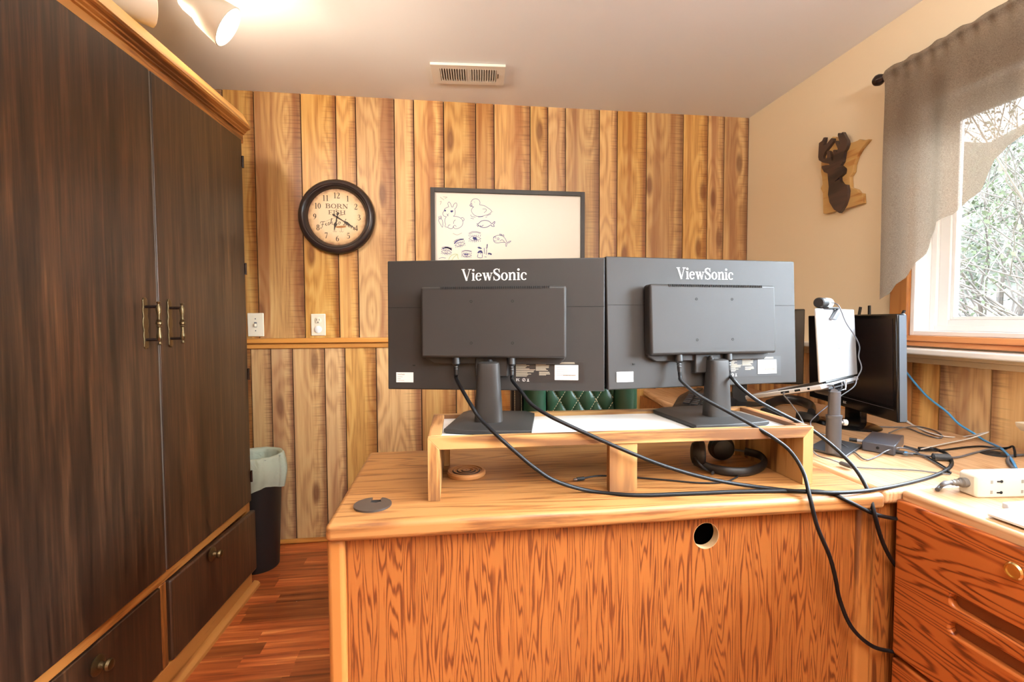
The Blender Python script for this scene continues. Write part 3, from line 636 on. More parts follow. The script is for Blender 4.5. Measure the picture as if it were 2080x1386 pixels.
# ------------------------------------------------------------------ trash can
tc = thing('trash_can', 'black plastic trash can with a pale green liner beside the wardrobe', 'trash can', (-.905, 2.35, 0))
obj('bin_body', MB().lathe([(.088, 0), (.09, .004), (.112, .52), (.116, .525), (.112, .522), (.088, .01)], (0, 0, 0), (0, 0, 1), 40), 'black', tc, world=False)
def bagfn(u, v):
    a = 2*PI*u; wv = .004*math.sin(9*a)+.003*math.sin(17*a+1)
    if v < .35: k = v/.35; r = .098-.012*(1-k); z = .40+.13*k
    elif v < .5: k = (v-.35)/.15; r = .104+.014*math.sin(k*PI*.5); z = .53+.006*math.sin(k*PI)
    else:
        k = (v-.5)/.5; r = .119-.002*k+.010*math.sin(k*PI)*(1+.3*math.sin(5*a)); z = .53-(.145+.015*math.sin(3*a+1))*k
    r += wv*(.4 if v < .5 else 1.0)
    return Vector((r*math.cos(a), r*math.sin(a), z))
obj('bin_liner', MB().grid(bagfn, 72, 26), 'bag', tc, world=False, smooth=80)

# ================================================================== WALL THINGS
# clock
CX, CZc = -.563, 1.681
ck = thing('wall_clock', 'round black wall clock reading Born to Fish on the pine wall', 'clock', (CX, WY, CZc))
obj('clock_frame', MB().lathe([(.150, 0), (.186, .0), (.190, .012), (.186, .026), (.176, .036), (.166, .038), (.160, .034), (.157, .036), (.150, .030), (.143, .018), (.141, .012)], (0, 0, 0), (0, -1, 0), 72, caps=False), plain('dark_bronze_plastic', C(48, 38, 36), .25), ck, world=False)
def dialmat():
    m, nt, b = nmat('aged_paper_dial'); tcn = node(nt, 'ShaderNodeTexCoord'); sx = node(nt, 'ShaderNodeSeparateXYZ'); link(nt, tcn, 3, sx, 0)
    a = mathn(nt, 'MULTIPLY', (sx, 0), (sx, 0)); c = mathn(nt, 'MULTIPLY', (sx, 2), (sx, 2)); s = mathn(nt, 'ADD', (a, 0), (c, 0)); q = mathn(nt, 'SQRT', (s, 0))
    nz = node(nt, 'ShaderNodeTexNoise', i_Scale=40.0, i_Detail=4.0); link(nt, tcn, 3, nz, 0); k = mathn(nt, 'MULTIPLY', (nz, 0), .03); q2 = mathn(nt, 'ADD', (q, 0), (k, 0))
    q3 = mathn(nt, 'MULTIPLY', (q2, 0), 6.2); r = ramp(nt, q3, 0, [(.62, C(232, 208, 174)), (.86, C(214, 178, 132)), (1.0, C(128, 74, 36))]); link(nt, r, 0, b, 'Base Color'); b.inputs['Roughness'].default_value = .5; return m
obj('dial', MB().lathe([(.142, .008), (.142, .012)], (0, 0, 0), (0, -1, 0), 64), dialmat(), ck, world=False)
fl = lambda d: (lambda p: Vector((p[0], -d, p[1])))
cf = fl(.0128)
DK = plain('dark_brown_print', C(52, 40, 34), .6); BR = plain('brown_print', C(96, 72, 56), .6)
for h in range(1, 13):
    a = math.radians(90-30*h); r = .1085
    obj('numeral', text(MB(), str(h), cf, r*math.cos(a), r*math.sin(a)-.0145, .029, align='c'), DK, ck, world=False, smooth=0)
mb = MB(); text(mb, 'BORN', cf, 0, .0435, .0225, width=.108, align='l')
mb = MB(); text(mb, 'BORN', cf, -.056, .0435, .0225, width=.112); text(mb, 'to', cf, -.007, .0355, .0085); text(mb, 'FISH', cf, -.043, .013, .0205, width=.086)
obj('lettering', mb, BR, ck, world=False, smooth=0)
# flowing script line
SC = {
 'F': (.62, [[(.02, .72), (.12, .98), (.4, 1.0), (.72, 1.05)], [(.42, 1.0), (.34, .6), (.26, .1), (.1, -.12), (-.02, .0)], [(.14, .5), (.34, .55), (.54, .56)]]),
 'i': (.3, [[(.0, .1), (.14, .42), (.1, .1), (.18, .0), (.3, .12)], [(.18, .62), (.19, .66)]]),
 's': (.34, [[(.0, .1), (.2, .46), (.26, .2), (.14, .0), (.04, .06)], [(.2, .02), (.34, .12)]]),
 'h': (.46, [[(.0, .12), (.24, .8), (.28, .98), (.18, .96), (.06, .0)], [(.08, .2), (.24, .44), (.32, .38), (.28, .08), (.36, .0), (.46, .12)]]),
 't': (.3, [[(.0, .12), (.18, .8), (.08, .1), (.16, .0), (.3, .12)], [(.02, .52), (.28, .56)]]),
 'o': (.38, [[(.26, .42), (.1, .4), (.04, .14), (.14, .0), (.28, .12), (.3, .32), (.22, .42), (.38, .34)]]),
 'L': (.6, [[(.34, .9), (.44, 1.04), (.36, 1.0), (.24, .5), (.1, .06), (.0, .08), (.06, .14), (.3, .02), (.6, .14)]]),
 'v': (.36, [[(.0, .36), (.08, .44), (.1, .04), (.24, .2), (.28, .44), (.36, .38)]]),
 'e': (.36, [[(.0, .12), (.18, .22), (.22, .38), (.14, .44), (.06, .2), (.14, .0), (.36, .14)]]),
 ' ': (.26, []),
}
mb = MB(); x = -.083
for ch in 'Fish to Live':
    a, st = SC[ch]
    for s in st: mb.ribbon([(x+p[0]*.034, -.036-.6*(x+.01)**2*6+p[1]*.03, .0022) for p in smooth_path(s, 5)], cf)
    x += a*.0385
obj('script_lettering', mb, DK, ck, world=False, smooth=0)
mb = MB(); mb.prism([(-.012, -.05), (.0, -.046), (.02, -.043), (.038, -.043), (.046, -.048), (.038, -.052), (.02, -.055), (.0, -.055)], fl(.0122), fl(.0128))
obj('lure_picture', mb, plain('lure_print', C(170, 116, 66), .6), ck, world=False, smooth=0)
mb = MB()
for hx in (-.012, .02):
    mb.ribbon([(hx, -.055, .0018), (hx, -.07, .0018)], cf)
    for s in (-1, 1): mb.ribbon([(hx+p[0]*s, p[1], .0016) for p in ((0, -.07), (.004, -.076), (.008, -.074), (.009, -.07))], cf)
obj('hook_picture', mb, plain('hook_print', C(140, 120, 100), .6), ck, world=False, smooth=0)
def hand(name, ang, ln, wmax, tail, d):
    c, s = math.cos(ang), math.sin(ang); P = [(-tail, .004), (-tail*.7, .012), (-tail*.3, .004), (0, .007), (ln*.35, .004), (ln*.55, wmax), (ln*.7, wmax*.5), (ln, .001)]
    mb = MB().ribbon([(r*c, r*s, w_) for r, w_ in P], fl(d)); obj(name, mb, DK, ck, world=False, smooth=0)
hand('hour_hand', math.atan2(-240, -55), .072, .017, .022, .0145); hand('minute_hand', math.atan2(-180, 285), .104, .014, .026, .016)
obj('second_hand', MB().ribbon([(r*math.cos(math.atan2(-75, -180)), r*math.sin(math.atan2(-75, -180)), w_) for r, w_ in ((-.036, .003), (0, .0012), (.056, .0008))], fl(.0175)), BR, ck, world=False, smooth=0)
obj('hand_cap', MB().lathe([(.005, .012), (.005, .018), (.002, .019)], (0, 0, 0), (0, -1, 0), 16), DK, ck, world=False)

# whiteboard
bx0, bx1, bz0, bz1 = -.093, .732, 1.26, 1.844
wb = thing('whiteboard', 'black framed whiteboard with blue marker doodles behind the monitors', 'whiteboard', ((bx0+bx1)/2, WY, bz0))
mb = MB(); f_ = .022
mb.box((bx0, WY-.022, bz0), (bx0+f_, WY, bz1)); mb.box((bx1-f_, WY-.022, bz0), (bx1, WY, bz1)); mb.box((bx0+f_, WY-.022, bz1-f_), (bx1-f_, WY, bz1)); mb.box((bx0+f_, WY-.022, bz0), (bx1-f_, WY, bz0+f_))
obj('board_frame', mb, plain('black_frame_wood', C(44, 38, 36), .4), wb, bevel=.001)
obj('writing_surface', MB().box((bx0+f_, WY-.010, bz0+f_), (bx1-f_, WY, bz1-f_)), 'board', wb, smooth=0)
def bp(x, y): p = at(850+x/5.778, 360+y/5.778, WY-.0105); return (p.x, p.z)
bw = lambda p: Vector((p[0], WY-.0108, p[1]))
def draw(name, strokes, mat='ink', wd=.0021, sm=True, bold=(), bwd=.006):
    mb = MB()
    for ss, w_ in ((strokes, wd), (bold, bwd)):
        for s in ss:
            pts = smooth_path(s, 5) if sm and len(s) > 2 else s
            mb.ribbon([(*bp(*p), w_) for p in pts], bw)
    obj(name, mb, mat, wb, smooth=0)
draw('rabbit_drawing', [
  [(355, 350), (345, 310), (360, 292), (378, 315), (390, 350)], [(405, 350), (415, 320), (440, 302), (452, 325), (440, 360), (425, 372)], [(390, 352), (405, 350)],
  [(352, 350), (310, 370), (298, 400), (284, 425), (296, 455), (325, 465), (312, 490), (310, 525), (318, 555), (312, 580), (340, 590), (372, 604), (400, 600), (408, 580)],
  [(425, 372), (432, 410), (425, 445), (412, 460), (450, 462), (495, 482), (520, 515), (516, 560), (490, 590), (450, 605), (420, 600), (412, 578), (425, 565), (445, 580)],
  [(495, 482), (518, 475), (536, 492), (530, 510), (515, 515)], [(435, 500), (415, 520), (412, 548)], [(345, 585), (355, 565), (375, 560)], [(330, 432), (343, 438), (355, 430)], [(343, 438), (343, 452), (332, 458)], [(343, 452), (354, 457)],
  [(302, 392), (312, 384), (322, 392), (314, 402), (303, 396)], [(375, 402), (385, 392), (402, 392), (405, 402), (390, 412), (376, 404), (400, 404)]], 'ink', bold=[[(308, 390), (318, 396)], [(380, 402), (402, 402)]])
draw('carrot_drawing', [[(235, 500), (240, 520), (262, 560), (280, 588), (286, 560), (282, 515), (272, 492)], [(232, 460), (240, 490)], [(248, 455), (250, 492)], [(262, 450), (260, 492)], [(272, 460), (268, 492)], [(235, 500), (250, 490), (272, 492)]], 'ink')
draw('duck_drawing', [[(640, 352), (620, 330), (618, 290), (640, 262), (675, 254), (708, 268), (722, 295), (718, 325)], [(718, 325), (770, 335), (810, 358), (856, 395), (840, 425), (780, 450), (720, 462), (665, 452), (632, 420), (622, 385), (645, 350)],
  [(632, 312), (610, 318), (602, 335), (625, 335), (636, 325)], [(604, 337), (618, 345), (650, 348)], [(655, 290), (660, 296)], [(752, 375), (790, 375), (795, 395), (770, 418)], [(612, 440), (625, 462), (670, 470)], [(700, 468), (760, 462)], [(800, 455), (850, 432)], [(612, 480), (650, 490)], [(785, 470), (805, 468)], [(866, 405), (872, 410)]], 'ink')
draw('fish_drawing', [[(700, 550), (740, 515), (790, 508), (830, 520), (862, 548), (880, 530), (896, 522), (892, 545), (880, 558), (890, 578), (860, 575), (850, 562), (800, 588), (750, 592), (715, 575), (700, 565)], [(685, 545), (700, 552)], [(682, 565), (704, 560)], [(690, 580), (710, 568)], [(720, 570), (745, 578), (760, 562)]], 'ink', .003)
draw('spiny_fish_drawing', [[(880, 705), (905, 692), (940, 682), (985, 690), (1020, 725), (1040, 765), (1065, 755), (1085, 750), (1068, 768), (1042, 778), (1030, 815), (1022, 790), (1030, 772), (985, 765), (930, 772), (895, 765), (880, 735), (880, 705)], [(922, 725), (935, 712), (946, 722), (938, 738), (922, 730)], [(950, 685), (958, 665), (968, 688), (975, 668), (985, 690), (998, 675), (1005, 700)], [(880, 715), (895, 700), (908, 705), (905, 722)], [(955, 750), (985, 735), (1010, 765)], [(885, 745), (900, 752), (915, 748)]], 'ink')
def eye(name, cx, cy_, sx, sy, tilt, bold, bwd, lash=7):
    c, s = math.cos(tilt), math.sin(tilt); R2 = lambda x, y: (cx+(x*c-y*s)*sx, cy_+(x*s+y*c)*sy)
    st = [[R2(-1, -.75), R2(-.4, -1.05), (R2(.3, -1.05)), R2(1, -.85)], [R2(-.9, -.62), R2(-.3, -.9), R2(.4, -.9), R2(.95, -.72)], [R2(-.95, .1), R2(-.5, -.25), R2(.1, -.35), R2(.7, -.1), R2(1, .1)], [R2(-.95, .12), R2(-.4, .4), R2(.2, .45), R2(1, .12)], [R2(-.2, -.25), R2(-.32, .05), R2(-.05, .36), R2(.25, .2), R2(.28, -.15)], [R2(-.1, 0), R2(.1, .02), R2(.05, .15)]]
    for i in range(lash): t = -.85+1.7*i/(lash-1); st.append([R2(t, -.2-.1*(1-t*t)), R2(t*1.15, -.55)]); st.append([R2(t, .35), R2(t*1.1, .75-.2*abs(t))])
    draw(name, st, 'ink', .002, False, bold=bold, bwd=bwd)
eye('eye_drawing', 660, 715, 72, 72, 0, [[(640, 712), (680, 712)], [(645, 725), (690, 730)]], .008)
eye('eye_drawing', 485, 785, 62, 55, -.25, [[(420, 782), (440, 760), (460, 745), (490, 735), (530, 728)]], .005)
eye('eye_drawing', 328, 875, 62, 55, .12, [[(282, 840), (320, 826), (350, 832), (388, 846)], [(300, 832), (345, 828), (388, 850)]], .006)
eye('eye_drawing', 563, 912, 60, 50, .05, [[(535, 908), (585, 908)]], .005)
draw('flower_drawing', [[(690, 828), (715, 822), (745, 840)], [(690, 895), (705, 872), (728, 862), (745, 870), (752, 900)], [(700, 905), (695, 940), (745, 945), (748, 905)], [(728, 860), (728, 905)], [(770, 830), (775, 900)], [(795, 838), (800, 815), (808, 785), (810, 820), (800, 840)], [(800, 845), (795, 910)], [(815, 895), (835, 892), (860, 908)], [(775, 935), (800, 938)]], 'ink', .0026, bold=[[(700, 890), (725, 872), (750, 890)], [(815, 900), (835, 898), (858, 908)], [(700, 826), (735, 836)]], bwd=.008)
draw('leaf_drawing', [[(355, 970), (375, 930), (420, 905), (455, 905)], [(385, 985), (420, 935), (455, 910)], [(460, 905), (462, 940), (470, 965)]], 'ink_green', .003)
draw('smudge', [[(255, 235), (300, 268)], [(290, 230), (335, 236), (310, 250)], [(250, 290), (268, 285), (255, 325)]], 'ink_pale', .0022)
draw('smudge', [[(405, 660), (455, 678), (510, 655)]], 'ink_pale', .0022)
draw('line_drawing', [[(238, 958), (275, 945), (320, 950)]], 'ink', .002)

# switch and outlet
def plate(name, label, cat, px, py, w_, h_):
    p = at(px, py, WY); r = thing(name, label, cat, (p.x, WY, p.z))
    obj('plate', MB().box((-w_/2, -.006, -h_/2), (w_/2, 0, h_/2)), 'ivory', r, world=False, bevel=.003); return r
ls = plate('light_switch', 'ivory toggle light switch plate above the rail near wardrobe', 'light switch', 520, 660, .078, .118)
obj('toggle', MB().box((-.005, -.016, -.010), (.005, -.004, .006)), 'ivory', ls, world=False, bevel=.002)
obj('toggle_slot', MB().box((-.0065, -.0066, -.013), (.0065, -.0055, .013)), 'grey', ls, world=False)
for s in (-1, 1): obj('screw', MB().lathe([(.003, .0055), (.003, .007)], (0, 0, s*.03), (0, -1, 0), 10), 'steel', ls, world=False)
ot = plate('electrical_outlet', 'ivory duplex outlet with a safety cap in its lower socket', 'outlet', 647, 660, .072, .112)
obj('socket', MB().lathe([(.0165, .005), (.0165, .008), (.015, .009)], (0, 0, .022), (0, -1, 0), 28), 'ivory', ot, world=False)
mb = MB(); mb.box((-.0075, -.0096, .021), (-.0052, -.0088, .031)); mb.box((.0052, -.0096, .021), (.0075, -.0088, .030)); mb.lathe([(.0028, .0088), (.0028, .0096)], (0, 0, .013), (0, -1, 0), 10)
obj('socket_slot', mb, 'black_hole', ot, world=False)
obj('safety_cap', MB().lathe([(.018, .005), (.018, .010), (.015, .012)], (0, 0, -.024), (0, -1, 0), 28), 'white', ot, world=False)

# plaque on the right wall
pq = thing('deer_plaque', 'dark deer head on a state shaped block board on the beige wall', 'wall plaque', (RX, 1.88, 1.63))
def dz(x, y, X): p = atx(1630+x/6.3, 240+y/6.3, X); return (p.y, p.z)
mb = MB()
st = [(265, 1222), (262, 1050), (258, 955), (232, 900), (255, 850), (250, 760), (235, 690), (238, 560), (242, 420), (320, 330), (385, 238), (430, 240), (470, 300), (560, 312), (640, 312), (700, 290), (730, 270), (790, 285), (850, 270), (800, 330), (745, 395), (690, 490), (655, 600), (645, 690), (603, 750), (612, 888), (690, 915), (720, 955), (765, 965), (772, 1090), (540, 1160), (300, 1225)]
mb.prism([dz(*p, RX-.018) for p in st], lambda p: Vector((RX-.001, p[0], p[1])), lambda p: Vector((RX-.018, p[0], p[1])))
obj('backing_board', mb, 'plaque', pq, bevel=.0015)
de = [(470, 1215), (400, 1170), (345, 1080), (325, 980), (335, 880), (325, 780), (320, 710), (275, 690), (245, 640), (245, 612), (300, 602), (345, 600), (340, 585), (260, 570), (210, 540), (200, 500), (210, 320), (250, 290), (270, 250), (290, 245), (285, 290), (265, 352), (300, 340), (370, 255), (395, 260), (390, 300), (330, 380), (290, 430), (262, 490), (262, 520), (300, 520), (315, 500), (310, 430), (330, 415), (350, 430), (358, 470), (370, 545), (390, 540), (395, 480), (388, 415), (405, 405), (430, 420), (442, 440), (450, 390), (420, 320), (415, 295), (430, 288), (470, 340), (480, 330), (450, 220), (455, 192), (470, 190), (490, 240), (497, 190), (515, 178), (535, 215), (575, 290), (580, 330), (560, 390), (535, 430), (525, 500), (515, 560), (485, 605), (530, 640), (535, 660), (525, 710), (475, 755), (478, 800), (510, 845), (565, 855), (580, 930), (570, 1020), (540, 1110), (500, 1180)]
mb = MB().prism([dz(*p, RX-.032) for p in de], lambda p: Vector((RX-.018, p[0], p[1])), lambda p: Vector((RX-.032, p[0], p[1])))
obj('deer_silhouette', mb, 'deer', pq, bevel=.0015)

# ceiling vent
va = math.atan2(-.02, .33)
vt = thing('ceiling_vent', 'beige louvred air vent on the ceiling near the pine wall', 'vent', (.097, 2.265, CZ), va)
mb = MB(); W2, D2, wo, do = .167, .085, .128, .054
for a, b in (((-W2, -D2), (W2, -do)), ((-W2, do), (W2, D2)), ((-W2, -do), (-wo, do)), ((wo, -do), (W2, do)), ((-.007, -do), (.007, do))): mb.box((a[0], a[1], -.012), (b[0], b[1], -.001))
obj('vent_frame', mb, 'vent', vt, world=False)
mb = MB().box((-wo, -do, -.004), (wo, do, -.001)); obj('duct_opening', mb, plain('dark_duct', C(74, 52, 38), .8), vt, world=False)
for side in (-1, 1):
    for i in range(11):
        x = side*(.013 + i*.0112) ; Mx = Matrix.Translation((x, 0, -.008)) @ Matrix.Rotation(math.radians(35*side), 4, 'Y')
        obj('louvre', MB().box((-.0012, -do, -.006), (.0012, do, .005), M_=Mx), 'vent', vt, world=False, smooth=0)
obj('damper_lever', MB().box((.134, -.02, -.016), (.138, .012, -.011)), 'bronze', vt, world=False)

# track light
tl = thing('track_light', 'white ceiling track light with lamp heads above the wardrobe', 'track light', (-.8, 1.62, CZ))
obj('track_rail', MB().box((-1.25, 1.565, CZ-.028), (-.35, 1.605, CZ-.001)), 'cup', tl, bevel=.003)
def head(pos, axis, top):
    ax = Vector(axis).normalized(); p = Vector(pos)
    sh = MB().lathe([(.022, -.135), (.034, -.13), (.04, -.115), (.043, -.085), (.052, -.07), (.06, -.03), (.065, 0), (.062, .002), (.058, -.01), (.05, -.05)], p, ax, 32)
    s = obj('lamp_shade', sh, 'cup', tl)
    obj('lit_bulb', MB().lathe([(.057, -.012), (.057, -.006), (.03, -.002)], p, ax, 28), 'lens', s)
    obj('lamp_arm', MB().tube(smooth_path([p-ax*.12, p-ax*.15+Vector((0, 0, .02)), Vector(top)-Vector((0, 0, .05)), Vector(top)], 6), .014, 12), 'cup', s)
    return p, ax
def faceaxis(px, py, dx, dy, toward):
    d = ray(px, py).normalized(); e = CR*dx - CU*dy; e = (e - d*e.dot(d)).normalized()
    return e*math.sqrt(1-toward**2) - d*toward
ax1 = faceaxis(463, 55, 58, 44, .34); p1 = at(463, 55, 1.62)
head(p1, ax1, (p1.x-.17, 1.585, CZ-.028))
ax2 = faceaxis(306, 8, 90, 25, -.25); p2 = at(306, 6, 1.60)
head(p2, ax2, (p2.x-.14, 1.585, CZ-.028))
head((-.42, 1.28, 2.13), (.6, .35, .28), (-.56, 1.585, CZ-.028))
def head_light(name, p, ax, power, ang):
    p = Vector(p); ax = Vector(ax).normalized(); spot(name, p+ax*.004, p+ax, power, WARM, ang, .7, .045)
head_light('track_head_light_a', p1, ax1, 22, 150)
head_light('track_head_light_b', p2, ax2, 30, 150)
head_light('track_head_light_c', (-.42, 1.28, 2.13), (.6, .35, .28), 8, 120)

# curtain rod and valance
CRX = RX-.08
rod = thing('curtain_rod', 'dark bronze curtain rod with a ball finial above the window', 'curtain rod', (CRX, .61, 2.05))
obj('rod', MB().tube([(CRX, -.41, 2.052), (CRX, 1.63, 2.052)], .008, 14), 'bronze', rod)
obj('finial', MB().lathe([(.010, -.012), (.010, .0), (.007, .004), (.014, .010), (.020, .022), (.021, .03), (.016, .042), (.004, .048)], (CRX, 1.625, 2.052), (0, 1, 0), 20), 'bronze', rod)
obj('bracket', MB().box((CRX, 1.60, 2.045), (RX, 1.608, 2.06)), 'bronze', rod)
edge_px = [(1795, 609), (1815, 597), (1827, 579), (1850, 564), (1862, 535), (1883, 512), (1890, 486), (1910, 465), (1911, 453), (1945, 436), (1968, 408), (1999, 387), (2010, 358), (2023, 325), (2054, 299), (2080, 286)]
ed = [(lambda p: (p.y, p.z))(atx(a, b, CRX)) for a, b in edge_px]
CYM = .61
ed += [(1.08, 1.71), (.95, 1.78), (.8, 1.81), (CYM, 1.82)]
ed += [(2*CYM-y, z) for y, z in reversed(ed[:-1])]
def zb(y):
    for (a, za_), (b, zb_) in zip(ed, ed[1:]):
        if a >= y >= b: return za_ + (zb_-za_)*((y-a)/(b-a) if b != a else 0)
    return ed[0][1] if y > ed[0][0] else ed[-1][1]
ya_, yb_ = ed[0][0], ed[-1][0]
def clothfn(u, v):
    y = ya_ + (yb_-ya_)*u; top = 2.066 + .004*math.sin(u*160) + .003*math.sin(u*71); b = zb(y); z = top + (b-top)*v
    fold = (.010*math.sin(y*31+.6*math.sin(y*9))+.006*math.sin(y*57+1))*min(1, max(0, (2.02-z)/.3)) + .0035*math.sin(y*140)*max(0, 1-abs(z-2.04)/.05)
    if z > 2.03: fold -= .010*math.sin(min(1, (z-2.03)/.036)*PI)
    return Vector((CRX-.012+fold, y + (.008*(1-v) if u < .001 else 0), z))
cu_ = obj('curtain_valance', MB().grid(clothfn, 220, 40), 'cloth', smooth=80)
tag(cu_, 'sheer taupe scalloped valance hanging over the window', 'curtain')

# ================================================================== DESK
DZ = .765
dk = thing('desk', 'oak office desk with its back panel towards the camera', 'desk', (.36, 1.18, 0))
D0, D1, F0, F1 = -.238, .953, .926, 1.440
obj('desktop', MB().box((D0, F0, DZ-.036), (D1, F1, DZ)), 'oak_x', dk, bevel=.011, seg=4)
PX0, PX1, PY = -.207, .906, .957
cir = [(.547+.029*math.cos(2*PI*i/40), .682+.029*math.sin(2*PI*i/40)) for i in range(40)]
mb = MB().prism([(PX0, .04), (PX1, .04), (PX1, DZ-.036), (PX0, DZ-.036)], lambda p: Vector((p[0], PY, p[1])), lambda p: Vector((p[0], PY+.018, p[1])), holes=[cir])
obj('back_panel', mb, 'oak_z', dk)
mb = MB(); n = 40
mb.add([Vector((.547+r*math.cos(2*PI*i/n), y, .682+r*math.sin(2*PI*i/n))) for r, y in ((.0291, PY-.0004), (.0291, PY+.019), (.0284, PY+.019), (.0284, PY-.0004)) for i in range(n)], [(j*n+i, j*n+(i+1) % n, ((j+1) % 4)*n+(i+1) % n, ((j+1) % 4)*n+i) for j in range(4) for i in range(n)])
obj('cable_hole_edge', mb, 'chip', dk)
obj('dark_hole_backing', MB().box((PX0+.01, PY+.12, .3), (PX1-.01, PY+.14, DZ-.04)), 'black_hole', dk)  # black sheet standing in for the shaded inside of the desk
obj('corner_post', MB().box((D0-.002+.0, .944, 0), (PX0, 1.0, DZ-.036)), 'oak_trim', dk, bevel=.009, seg=3)
obj('corner_post', MB().box((PX1, .948, 0), (.949, 1.0, DZ-.036)), 'oak_trim', dk, bevel=.009, seg=3)
obj('side_panel', MB().box((D0+.006, 1.0, 0), (D0+.024, F1-.03, DZ-.036)), 'oak_z', dk)
obj('side_panel', MB().box((.925, 1.0, 0), (.943, F1-.03, DZ-.036)), 'oak_z', dk)
g = thing('cable_grommet', 'dark round cable grommet near the left corner of the desk', 'grommet', (-.163, 1.014, DZ))
cap = [(.0385*math.cos(a), .0385*math.sin(a)) for a in [math.radians(d) for d in range(84, 84+350, 6)]]
cap = [(.0385*math.cos(math.radians(d)), .0385*math.sin(math.radians(d))) for d in range(98, 98+336, 6)] + [(.012, .022), (.016, .012), (.006, .006), (-.006, .010)]
obj('grommet_cap', MB().prism(cap, lambda p: Vector((p[0], p[1], .0)), lambda p: Vector((p[0], p[1], .004))), plain('dark_grommet_plastic', C(58, 50, 46), .35), g, world=False, bevel=.001)
obj('grommet_opening', MB().lathe([(.030, 0.0002), (.030, .0008)], (0, 0, 0), (0, 0, 1), 32), 'black_hole', g, world=False)

# return desk along the right wall
rd = thing('return_desk', 'oak return desk running along the wall under the window', 'desk', (1.32, 1.75, 0))
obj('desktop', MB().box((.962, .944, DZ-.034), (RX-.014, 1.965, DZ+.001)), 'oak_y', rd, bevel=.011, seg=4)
obj('end_panel', MB().box((.962, .962, 0), (1.64, .982, DZ-.036)), 'oak_z', rd, bevel=.002)
obj('corner_strip', MB().box((.9515, .958, 0), (.961, .978, DZ-.036)), 'oak_trim', rd, bevel=.002)
obj('side_panel', MB().box((.985, 1.46, 0), (1.003, 1.95, DZ-.036)), 'oak_z', rd)
fd = thing('corner_desk', 'far oak desk section holding the keyboard in the corner', 'desk', (1.34, 2.26, 0))
mb = MB().prism([(1.03, 1.968), (RX-.014, 1.968), (RX-.014, WY-.02), (1.07, WY-.02), (1.0, 2.13)], lambda p: Vector((p[0], p[1], DZ-.034)), lambda p: Vector((p[0], p[1], DZ)))
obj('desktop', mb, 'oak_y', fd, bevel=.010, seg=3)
obj('side_panel', MB().box((1.05, 2.12, 0), (1.068, WY-.03, DZ-.036)), 'oak_z', fd)
obj('side_panel', MB().box((1.05, 1.985, 0), (RX-.03, 2.003, DZ-.036)), 'oak_z', fd)
g = thing('cable_grommet', 'black cable grommet set in the return desk near the wall', 'grommet', (1.53, 1.155, DZ+.001))
obj('grommet_cap', MB().lathe([(.034, 0), (.034, .002), (.03, .004), (.012, .004), (.012, .001)], (0, 0, 0), (0, 0, 1), 32), 'black', g, world=False)

# ================================================================== FILE CABINET
fc = thing('file_cabinet', 'oak lateral file cabinet with routed pulls in the lower right corner', 'file cabinet', (1.25, .58, 0))
obj('cabinet_body', MB().box((1.018, .20, 0), (1.52, .940, .738)), 'oak_z', fc)
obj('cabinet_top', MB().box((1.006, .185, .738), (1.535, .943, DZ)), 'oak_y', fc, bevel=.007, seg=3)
def stad(y0, y1, zc, r, n=10):
    return [(y1-r+r*math.sin(PI*i/n), zc+r*math.cos(PI*i/n)) for i in range(n+1)] + [(y0+r-r*math.sin(PI*i/n), zc-r*math.cos(PI*i/n)) for i in range(n+1)]
def drawer(z0, z1, za, zb_):
    mb = MB().prism([(.205, z0), (.945, z0), (.945, z1), (.205, z1)], lambda p: Vector((.996, p[0], p[1])), lambda p: Vector((1.016, p[0], p[1])), holes=[stad(.34, .822, za, .0135), stad(.34, .822, zb_, .0135)])
    d = obj('drawer', mb, 'oak_drawer', fc, bevel=.005, seg=3, bang=50)
    obj('pull_recess', MB().box((1.0105, .33, zb_-.03), (1.0155, .835, za+.03)), plain('routed_oak', C(120, 62, 26), .5), d)
    return d
d1 = drawer(.388, .745, .585, .528)
d2 = drawer(.03, .378, .23, .175)
mb = MB().lathe([(.015, 0), (.0155, .004), (.013, .007), (.0105, .007), (.0105, .005), (.004, .005)], (.996, .713, .700), (-1, 0, 0), 28)
lk = obj('drawer_lock', mb, plain('polished_brass', C(214, 190, 130), .22, metal=1), d1)

# ================================================================== MONITOR RISER
RYAW = -.018
rs = thing('monitor_riser', 'rustic wooden desk riser with a white top under two monitors', 'monitor stand', (-.049, 1.020, DZ), RYAW)
RW, RD, RH = .886, .268, .1365
mb = MB().prism([(0, 0), (.025, 0), (.025, RH-.026), (.0, RH)], lambda p: Vector((p[0], 0, p[1])), lambda p: Vector((p[0], RD, p[1])))
obj('side_board', mb, 'riser_z', rs, world=False, bevel=.001)
obj('side_board', MB().prism([(RW-.025, 0), (RW, 0), (RW, RH), (RW-.025, RH-.026)], lambda p: Vector((p[0], 0, p[1])), lambda p: Vector((p[0], RD, p[1]))), 'riser_z', rs, world=False, bevel=.001)
obj('front_bar', MB().prism([(0, RH), (RW, RH), (RW-.025, RH-.026), (.025, RH-.026)], lambda p: Vector((p[0], 0, p[1])), lambda p: Vector((p[0], .020, p[1]))), 'riser_x', rs, world=False, bevel=.001)
obj('back_bar', MB().prism([(0, RH), (RW, RH), (RW-.025, RH-.026), (.025, RH-.026)], lambda p: Vector((p[0], RD-.020, p[1])), lambda p: Vector((p[0], RD, p[1]))), 'riser_x', rs, world=False, bevel=.001)
for a in (0, RW-.028):
    obj('top_rail', MB().box((a, .0205, RH-.02), (a+.028, RD-.0205, RH+.0005)), 'riser_y', rs, world=False, bevel=.001)
obj('white_top', MB().box((.028, .0205, RH-.022), (RW-.028, RD-.0205, RH-.010)), 'whitepanel', rs, world=False)
obj('middle_post', MB().box((.399, .004, 0), (.463, .024, RH-.026)), 'riser_z', rs, world=False, bevel=.001)
